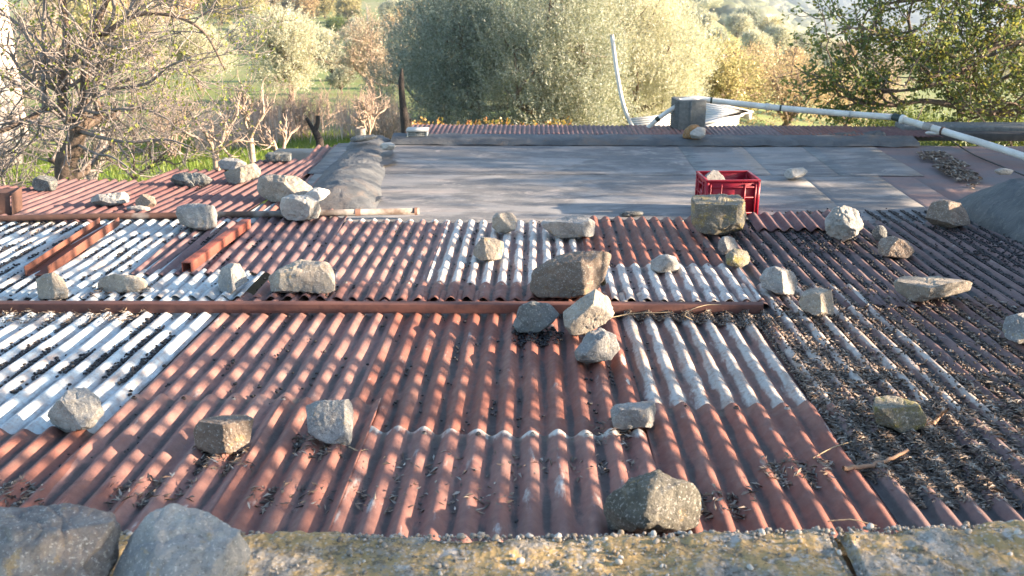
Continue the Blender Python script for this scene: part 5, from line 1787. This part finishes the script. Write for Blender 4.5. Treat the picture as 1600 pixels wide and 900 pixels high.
# bare fig tree at the left
def fig():
    rg = np.random.default_rng(33)
    yy = 9.0
    E = lambda px, py, dy=0.0: on_far(px, py, yy + dy)
    b0 = E(92, 292)
    b0[2] = terrain(b0[0], b0[1])
    out = []

    def limb(pts, r0, r1, nbr, L, depth=2, up=.12, droop=0.0):
        Q_ = catmull(pts, 7)
        out.append((Q_, np.linspace(r0, r1, len(Q_))))
        for _ in range(nbr):
            i = rg.integers(3, len(Q_))
            d = unit(unit(Q_[i] - Q_[i - 1]) * .7 + rg.normal(0, .75, 3) + np.array((.15, 0, .1)))
            br = []
            grow(rg, Q_[i], d, L * rg.uniform(.6, 1.2), max(.004, r1 * .9), depth, br, bend=.45, up=up, spread=.65, nb=(2, 5), shrink=.72, minr=.0022)
            out.extend((a, b) for a, b, _ in br)
    limb([b0 - np.array((0, 0, .3)), b0, E(103, 270), E(112, 235), E(122, 205)], .125, .075, 3, .4)
    limb([E(120, 210), E(104, 182), E(96, 150), E(98, 110), E(104, 60), E(100, 10), E(92, -60)], .055, .02, 14, .75)
    limb([E(120, 212), E(128, 180), E(132, 140), E(135, 90), E(150, 40), E(170, -10), E(180, -60)], .05, .018, 14, .75)
    limb([E(132, 150), E(140, 62), E(165, 52), E(190, 35), E(222, 22), E(275, 26), E(320, 52), E(352, 110)], .032, .008, 16, .7)
    limb([E(98, 178), E(75, 170), E(45, 185, -.2), E(0, 205, -.4), E(-60, 215, -.6)], .036, .012, 10, .7)
    limb([E(125, 205), E(160, 215, -.3), E(205, 222, -.5), E(260, 218, -.6), E(300, 230, -.7)], .022, .006, 12, .6)
    limb([E(130, 165), E(175, 135, .2), E(215, 120, .2), E(250, 108, .3), E(290, 112, .3), E(330, 140, .3)], .022, .006, 14, .65)
    limb([E(170, 140, .1), E(230, 130, -.3), E(262, 105, -.5), E(292, 92, -.6), E(310, 85, -.6)], .016, .005, 8, .5)
    limb([E(100, 120), E(60, 80, .3), E(30, 40, .4), E(0, 20, .5)], .03, .01, 10, .7)
    limb([E(70, 175), E(68, 120, .1), E(68, 60, .1), E(70, 0, .1), E(66, -50)], .028, .016, 10, .6)
    limb([E(120, 225), E(150, 240, -.4), E(175, 245, -.6), E(200, 262, -.8), E(217, 275, -.8)], .014, .006, 3, .3, depth=1)
    limb([E(205, 165), E(225, 170, -.2), E(260, 185, -.3), E(275, 200, -.3)], .012, .005, 7, .5)
    limb([E(165, 50), E(178, 20), E(176, -20), E(180, -60)], .02, .01, 8, .6)
    limb([E(190, 38), E(205, 10), E(215, -30)], .016, .01, 7, .6)
    V, F = tubes([q for q in out if q[1][0] > .03], 10)
    V2, F2 = tubes([q for q in out if q[1][0] <= .03], 5)
    t = thing('fig_tree', 'leafless fig tree with a thick leaning trunk and tangled twigs at the left', 'tree', b0)
    obj('trunk', V, F, 'bark', t, smooth=True)  # darker bark puts shade into the trunk and thick limbs, twigs stay pale
    obj('branches', V2, F2, 'bark_grey', t, smooth=True)
    ends = [a[-1] for a, b in out if b[0] < .012]
    rg.shuffle(ends)
    Ps = []
    for e in ends[:1600]:
        for _ in range(2):
            Ps.append(e + rg.normal(0, .02, 3))
    P = np.array(Ps)
    n = len(P)
    D_ = rg.normal(0, 1, (n, 3)) + np.array((0, 0, .5))
    D_ /= np.linalg.norm(D_, axis=1)[:, None]
    s = np.cross(D_, rg.normal(0, 1, (n, 3)))
    s /= np.linalg.norm(s, axis=1)[:, None]
    l = rg.uniform(.02, .045, n)[:, None]
    V = np.stack([P, P + D_ * l * .5 + s * l * .3, P + D_ * l, P + D_ * l * .5 - s * l * .3], 1).reshape(-1, 3)
    obj('young_leaves', V, np.arange(n * 4).reshape(-1, 4), 'leaf_young', t)


fig()


def bare_tree(name, label, px, r, hgt, seed, mat, cat='tree', spread=.6, n0=4, depth=3, trunk_r=.05, lean=0.0, bushy=False, group=None, up=.15, th=.35):
    rg = np.random.default_rng(seed)
    b0 = on_ground(px, r)
    out = []
    if bushy:
        for _ in range(n0):
            grow(rg, b0 + rg.normal(0, .12, 3) * np.array((1, 1, 0)), unit(np.array((rg.normal(0, .5), rg.normal(0, .5), 1.0))), hgt * rg.uniform(.5, .8), trunk_r * .4, depth, out, bend=.35, up=up, spread=spread, nb=(3, 6), minr=.0035)
    else:
        P = catmull([b0 - np.array((0, 0, .2)), b0 + np.array((lean * .4, 0, hgt * th * .5)), b0 + np.array((lean, 0, hgt * th))], 5)
        out.append((P, np.linspace(trunk_r * 1.2, trunk_r * .85, len(P)), 9))
        for i in range(n0):
            a = 2 * PI * i / n0 + rg.uniform(-.5, .5)
            grow(rg, P[-1], unit(np.array((math.cos(a) * spread * 1.2, math.sin(a) * spread * 1.2, 1.0))), hgt * .42, trunk_r * .6, depth, out, bend=.35, up=up, spread=spread, nb=(3, 6), minr=.0035)
    t = thing(name, label, cat, b0, group)
    V, F = tubes([(a, b) for a, b, _ in out], 5)
    obj('branches', V, F, mat, t, smooth=True)
    return t


GB = 'bare trees and brush in the garden'
bare_tree('bare_tree', 'slim bare tree with dark trunk left of the garden lawn', 232, 13.5, 1.5, 1, 'bark', n0=3, trunk_r=.03, group=GB)
bare_tree('bare_tree', 'bare pinkish tree in the garden above the flat topped slab', 357, 15, 1.25, 2, 'bark_pale', n0=4, trunk_r=.06, th=.5, depth=2, group=GB)
bare_tree('bare_tree', 'bare pinkish tree right of the flat topped grey slabs', 412, 17, 1.3, 3, 'bark_pale', n0=4, trunk_r=.055, th=.5, depth=2, group=GB)
bare_tree('bare_tree', 'low pruned vine like tree with two thick arms left of the burnt fork', 455, 15, .95, 4, 'bark_pale', n0=3, trunk_r=.06, th=.45, depth=2, group=GB, spread=.5)
bare_tree('bare_tree', 'pale pruned tree right of the burnt fork', 588, 19, 1.2, 5, 'bark_pale', n0=6, trunk_r=.04, group=GB)
bare_tree('dry_shrub', 'pinkish dry shrub thicket below the pale olive, left part', 395, 26, 1.2, 6, 'bark_pale', 'shrub', n0=8, bushy=True, depth=3, group=GB)
bare_tree('dry_shrub', 'pinkish dry shrub thicket below the pale olive, middle part', 450, 27, 1.2, 7, 'bark_pale', 'shrub', n0=8, bushy=True, depth=3, group=GB)
bare_tree('dry_shrub', 'pinkish dry shrub thicket below the pale olive, right part', 505, 27, 1.2, 8, 'bark_pale', 'shrub', n0=8, bushy=True, depth=3, group=GB)
bare_tree('dry_shrub', 'dry shrub thicket in the garden behind the slim dark tree', 290, 21, 1.5, 9, 'bark_pale', 'shrub', n0=8, bushy=True, depth=3, group=GB)
bare_tree('dry_shrub', 'dry shrub thicket behind the thick fig trunk', 160, 17, 1.6, 10, 'bark_grey', 'shrub', n0=8, bushy=True, depth=3, group=GB)
bare_tree('dry_shrub', 'tangled bare shrub in the far left corner', 30, 12, 1.5, 11, 'bark_grey', 'shrub', n0=8, bushy=True, depth=3, group=GB)
bare_tree('dry_shrub', 'dry shrub between the pale pruned tree and the burnt post', 615, 21, .9, 12, 'bark_pale', 'shrub', n0=9, bushy=True, depth=3, group=GB)
bare_tree('bare_tree', 'leaning grey trunk at the left edge behind the rusty bracket', 22, 10, 1.7, 13, 'bark_grey', n0=4, trunk_r=.05, lean=-.4, group=GB)
bare_tree('bare_tree', 'grey trunked bare tree between the fig trunk and the slim dark tree', 165, 14.5, 1.7, 14, 'bark_grey', n0=5, trunk_r=.055, group=GB)
# burnt fork
yy = 10.8
E = lambda px, py: on_far(px, py, yy)
b0 = E(501, 236)
t = thing('burnt_stump', 'charred black forked stump behind the left tin edge', 'stump', (b0[0], b0[1], terrain(b0[0], b0[1])))
P = catmull([(b0[0] + .02, b0[1], terrain(b0[0], b0[1])), b0, E(497, 215), E(491, 203)], 6)
obj('trunk', *tubes([(P, np.linspace(.05, .036, len(P)))], 9), 'bark_burnt', t, smooth=True)
P = catmull([E(492, 206), E(485, 195), E(479, 184)], 5)
obj('fork', *tubes([(P, np.linspace(.028, .018, len(P)))], 8), 'bark_burnt', t, smooth=True)
P = catmull([E(492, 206), E(496, 193), E(497, 181)], 5)
obj('fork', *tubes([(P, np.linspace(.03, .022, len(P)))], 8), 'bark_burnt', t, smooth=True)
b0 = on_ground(574, 17)
tag(obj('pruned_stump', *tubes([(catmull([b0 - np.array((0, 0, .2)), b0 + np.array((.01, 0, .35)), b0 + np.array((.03, 0, .72))], 5), np.linspace(.10, .08, 11))], 9), 'bark_grey', smooth=True), 'thick grey pruned stump standing on the lawn', 'stump')
# vine row with autumn leaves behind the far left strip
rg = np.random.default_rng(44)
a, b = on_ground(665, 14.5), on_ground(870, 14.8)
zt = on_far(760, 203, a[1])[2]
lobes = []
for q in np.linspace(0, 1, 9):
    c = a + (b - a) * q
    lobes.append((c[0], c[1], zt - .16 + rg.normal(0, .04), .20, .2, .17))
V, F = cloud(rg, lobes, 700, .12, 5, .05, .04, .3, .4)
t = thing('vine_row', 'row of vines with red and orange autumn leaves behind the far red strip', 'vine', a)
obj('foliage', V, F, 'leaf_vine', t)
st = []
for q in np.linspace(.03, .97, 8):
    c = a + (b - a) * q
    st.append((catmull([(c[0], c[1], terrain(c[0], c[1]) - .1), (c[0] + .03, c[1], (zt + terrain(c[0], c[1])) / 2), (c[0], c[1], zt)], 4), .022))
obj('stems', *tubes(st, 6), 'bark', t)

# grass on the garden lawn
rg = np.random.default_rng(55)
n = 52000
rr = np.sqrt(rg.uniform(10.5 ** 2, 28 ** 2, n))
pxs = rg.uniform(-60, 720, n)
az = np.arctan((pxs - 800) / FPX / math.cos(PITCH)) - YAW
xy = np.stack([np.sin(az) * rr, np.cos(az) * rr], 1)
keep = np.array([mnoise.noise((x * .35, y * .35, 2)) + rg.normal() * .15 > -.22 for x, y in xy])
xy = xy[keep]
n = len(xy)
zz = np.array([terrain(x, y) for x, y in xy])
hh = rg.uniform(.05, .17, n)
th = rg.uniform(0, 2 * PI, n)
wv = np.stack([np.cos(th), np.sin(th), np.zeros(n)], 1) * rg.uniform(.008, .016, n)[:, None]
B = np.stack([xy[:, 0], xy[:, 1], zz], 1)
T = B + np.stack([rg.normal(0, .04, n), rg.normal(0, .04, n), hh], 1)
V = np.stack([B - wv, B + wv, T], 1).reshape(-1, 3)
o = obj('grass', V, np.arange(n * 3).reshape(-1, 3), 'grass_blade')
kind(o, 'stuff')
o['label'] = 'bright green grass on the garden lawn'

# dry reeds and stalks along the garden's far side
rg = np.random.default_rng(66)
n = 7000
rr = rg.uniform(23, 33, n)
pxs = rg.uniform(330, 640, n)
az = np.arctan((pxs - 800) / FPX / math.cos(PITCH)) - YAW
xy = np.stack([np.sin(az) * rr, np.cos(az) * rr], 1)
keep = np.array([mnoise.noise((x * .5, y * .5, 9)) + rg.normal() * .12 > .06 for x, y in xy])
xy = xy[keep]
n = len(xy)
B = np.array([(x, y, terrain(x, y)) for x, y in xy])
hh = rg.uniform(.35, 1.0, n)
T = B + np.stack([rg.normal(0, .12, n), rg.normal(0, .12, n), hh], 1)
th = rg.uniform(0, 2 * PI, n)
wv = np.stack([np.cos(th), np.sin(th), np.zeros(n)], 1) * rg.uniform(.007, .014, n)[:, None]
V = np.stack([B - wv, B + wv, T + wv * .4, T - wv * .4], 1).reshape(-1, 3)
o = obj('dry_reeds', V, np.arange(n * 4).reshape(-1, 4), 'reed')
kind(o, 'stuff')
o['label'] = 'pale pinkish dry reeds along the far side of the garden'

# ------------------------------------------------------------------ house at the far left, pergola
def house():
    p = on_ground(-60, 30)
    h = thing('house', 'pale pinkish rendered house glowing in the sun at the left edge', 'house', p)
    ang = rad(33)
    ex, ey = np.array((math.cos(ang), math.sin(ang), 0)), np.array((-math.sin(ang), math.cos(ang), 0))
    c = p + np.array((0, 0, 2.6)) + ey * 2.0 - ex * .6
    # outer walls; window openings are boxes set proud with recessed panes
    obj('wall', *box_vf(c, ex * 2.9, ey * 2.0, (0, 0, 3.2)), 'stucco', h)
    for a_, z_ in ((-1.3, .7), (1.1, .7), (1.1, -1.7)):
        q = c + ex * a_ - ey * 2.03 + np.array((0, 0, z_))
        fr = [box_vf(q + ex * s * .42, ex * .05, ey * .05, (0, 0, .62)) for s in (-1, 1)] + [box_vf(q + np.array((0, 0, s * .60)), ex * .37, ey * .05, (0, 0, .05)) for s in (-1, 1)]
        wn_ = obj('window', *join(fr), 'white_paint', h)
        g = obj('pane', *box_vf(q, ex * .37, ey * .012, (0, 0, .55)), 'pane_glass')
        g.parent = wn_
        g.location = g.location - wn_.location - h.location
    rf = [box_vf(c + np.array((0, 0, 3.5)) + ey * s * 1.05, ex * 3.2, ey * 1.2 + np.array((0, 0, -s * .35)), (0, 0, .07)) for s in (-1, 1)]
    obj('roof', *join(rf), 'roof_tile', h)
    # stone garden wall below
    a, b = on_ground(-60, 22), on_ground(62, 23)
    d = b - a
    d[2] = 0
    L = np.linalg.norm(d)
    d /= L
    zt_ = on_far(30, 118, a[1])[2]
    w_ = thing('garden_wall', 'grey stone garden wall below the pale house at the left edge', 'wall', (a + b) / 2)
    rgw = random.Random(4)
    s_ = np.array((d[1], -d[0], 0))
    zlo = min(a[2], b[2]) - .2
    obj('wall_core', *box_vf(((a + b) / 2) * np.array((1, 1, 0)) + np.array((0, 0, (zlo + zt_) / 2)), d * L / 2, s_ * .16, (0, 0, (zt_ - zlo) / 2)), 'plaster_wall', w_)
    z = zlo + .5
    row = 0
    me_st = None
    while z < zt_ - .05:
        hh_ = .17
        x = (row % 2) * .15
        while x < L - .1:
            l_ = rgw.uniform(.2, .38)
            q = a * np.array((1, 1, 0)) + d * (x + l_ / 2) + s_ * .175 + np.array((0, 0, z + hh_ / 2))
            o = obj('wall_stone', *box_vf(q, d * (l_ / 2 - .012), s_ * rgw.uniform(.03, .05), (0, 0, hh_ / 2 - .01)), 'stone_grey', w_)
            bevel(o, .02, 1)
            x += l_
        z += hh_
        row += 1


house()


def pergola(label, A, B, C, D2, zlev, n, post_h, name='pergola', slat=.24):
    Q_ = [hit(px, py, lambda x, y: zlev) for px, py in (A, B, C, D2)]
    c = sum(Q_) / 4
    t = thing(name, label, 'pergola', (c[0], c[1], zlev - post_h))
    A_, B_, C_, D_ = Q_
    for i in range(n):
        f = (i + .5) / n
        p0, p1 = D_ + (A_ - D_) * f, C_ + (B_ - C_) * f
        d = (p1 - p0) / 2
        side = unit(np.cross(d, (0, 0, 1.0)))
        wd = np.linalg.norm(A_ - D_) / n * slat
        obj('rafter', *box_vf((p0 + p1) / 2 + np.array((0, 0, .016)), d * 1.03, side * wd, (0, 0, .014)), 'white_paint', t)
    for p0, p1 in ((A_, B_), (D_, C_), ):
        d = (p1 - p0) / 2
        side = unit(np.cross(d, (0, 0, 1.0)))
        obj('beam', *box_vf((p0 + p1) / 2 - np.array((0, 0, .065)), d, side * .04, (0, 0, .06)), 'white_paint', t)
    for i in range(6):
        p = A_ + (B_ - A_) * (i + .3) / 6
        obj('post', *box_vf(p - np.array((0, 0, .125 + post_h / 2)), (.05, 0, 0), (0, .05, 0), (0, 0, post_h / 2)), 'white_paint', t)


pergola('white slatted pergola right of the chimney block', (1098, 196), (1152, 182), (1172, 176), (1094, 157), ZC - 2.95, 9, 1.5)
pergola('pale slatted pergola roof half hidden by the olives left of the chimney block', (1000, 206), (1056, 196), (1058, 178), (985, 186), ZC - 2.95, 6, 1.5, slat=.13)

# ------------------------------------------------------------------ shade trees beyond the right edge of the picture (their shade falls across the roof)
tree_meshes('olive_high', 35, 4.4, 2.2, 'leaf_olive', 5200, .26, 26, .085, .03, lobes_n=11, trunk_h=.42, zmin=.50, shell=.2, gap=2.0, upb=.6, gs=1.0)
tree_meshes('olive_top', 37, 4.4, 2.2, 'leaf_olive', 6500, .26, 26, .085, .03, lobes_n=11, trunk_h=.5, zmin=.60, shell=.2, gap=1.0, upb=.6, gs=1.0)
tree_meshes('olive_full', 36, 4.4, 2.3, 'leaf_olive', 7000, .30, 26, .085, .03, lobes_n=11, trunk_h=.2, zmin=.05, shell=.2, gap=1.5, upb=.6, gs=.9)
SHADE = [
    ('olive_top', (6.8, .12), 1.0, 2.1, 'high crowned olive tree standing right of the wall'),
    ('olive_full', (8.6, 7.3), 1.15, 1.3, 'full crowned olive tree standing right of the roof beside the oak'),
    ('olive_full', (12.5, 8.6), 1.5, 4.0, 'full crowned olive tree farthest right beside the oak'),
]
for key, (x, y), sc, rz, lab in SHADE:
    plant_tree('olive_tree', key, (x, y, terrain(x, y)), lab, group='olive trees right of the roof', scale=sc, rz=rz)

# young many-stemmed trees beside the roof: their upright stems throw the long straight bars of shade
def stem_tree(x, y, label, seed, stems):
    rg = np.random.default_rng(seed)
    z0 = terrain(x, y)
    out, tips = [], []
    for (dx, dy, r, top) in stems:
        P = catmull([(x + dx * .4, y + dy * .4, z0 - .2), (x + dx * .8, y + dy * .8, z0 + 1.0), (x + dx, y + dy, z0 + 2.0), (x + dx * 1.05, y + dy + rg.normal(0, .04), z0 + 3.2), (x + dx * 1.1, y + dy * 1.1, z0 + top)], 6)
        out.append((P, np.linspace(r * 1.15, r * .6, len(P))))
        for _ in range(4):
            i = rg.integers(12, len(P))
            br = []
            grow(rg, P[i], unit(rg.normal(0, .45, 3) + np.array((0, 0, 1.0))), rg.uniform(.5, .9), r * .3, 1, br, bend=.25, up=.4, spread=.5, minr=.004)
            out.extend((a, b) for a, b, _ in br)
            tips.extend(a for a, b, _ in br)
    t = thing('young_tree', label, 'tree', (x, y, z0), 'young many stemmed trees right of the roof')
    obj('trunk', *tubes(out, 8), 'bark', t, smooth=True)
    P = np.array([a[i] + rg.normal(0, .03, 3) for a in tips for i in (2, 4, 5, 6) for _ in range(2)])
    n = len(P)
    D_ = rg.normal(0, 1, (n, 3))
    D_ /= np.linalg.norm(D_, axis=1)[:, None]
    s_ = np.cross(D_, rg.normal(0, 1, (n, 3)))
    s_ /= np.linalg.norm(s_, axis=1)[:, None]
    l = rg.uniform(.05, .10, n)[:, None]
    V = np.stack([P, P + D_ * l * .5 + s_ * l * .25, P + D_ * l, P + D_ * l * .5 - s_ * l * .25], 1).reshape(-1, 3)
    obj('crown', V, np.arange(n * 4).reshape(-1, 4), 'leaf_yellow', t)


stem_tree(4.9, 2.35, 'young tree with four upright stems nearest the wall end of the roof', 1, [(0, -.12, .035, 4.2), (.2, .10, .05, 4.6), (-.1, .26, .03, 4.0), (.3, .34, .04, 4.4)])
stem_tree(5.3, 3.15, 'young tree with five upright stems beside the middle of the roof', 2, [(0, -.2, .05, 4.4), (.25, -.02, .035, 4.2), (-.1, .12, .06, 4.8), (.3, .30, .04, 4.4), (.1, .42, .03, 4.0)])
stem_tree(5.9, 4.05, 'young tree with five upright stems beside the end of the beam', 3, [(0, -.25, .04, 4.4), (.25, -.05, .06, 4.8), (-.1, .12, .035, 4.4), (.3, .30, .05, 4.4), (.1, .5, .04, 4.6)])
stem_tree(6.4, 5.1, 'young tree with four upright stems beside the dark upper sheets', 4, [(0, -.25, .05, 4.4), (.25, -.02, .07, 4.8), (-.1, .2, .06, 4.8), (.3, .44, .05, 4.4)])

# ------------------------------------------------------------------ air
kz = bpy.data.materials.new('haze')
kz.use_nodes = True
nt = kz.node_tree
nt.nodes.remove(nt.nodes['Principled BSDF'])
pv = nt.nodes.new('ShaderNodeVolumePrincipled')
pv.inputs['Color'].default_value = (.72, .82, .95, 1)
pv.inputs['Density'].default_value = .0004
pv.inputs['Anisotropy'].default_value = .7
nt.links.new(pv.outputs[0], nt.nodes['Material Output'].inputs['Volume'])
M['haze'] = kz
V, F = box_vf((0, 0, -155), (9500, 0, 0), (0, 9500, 0), (0, 0, 175))
kind(obj('haze', V, F, 'haze'), 'stuff')
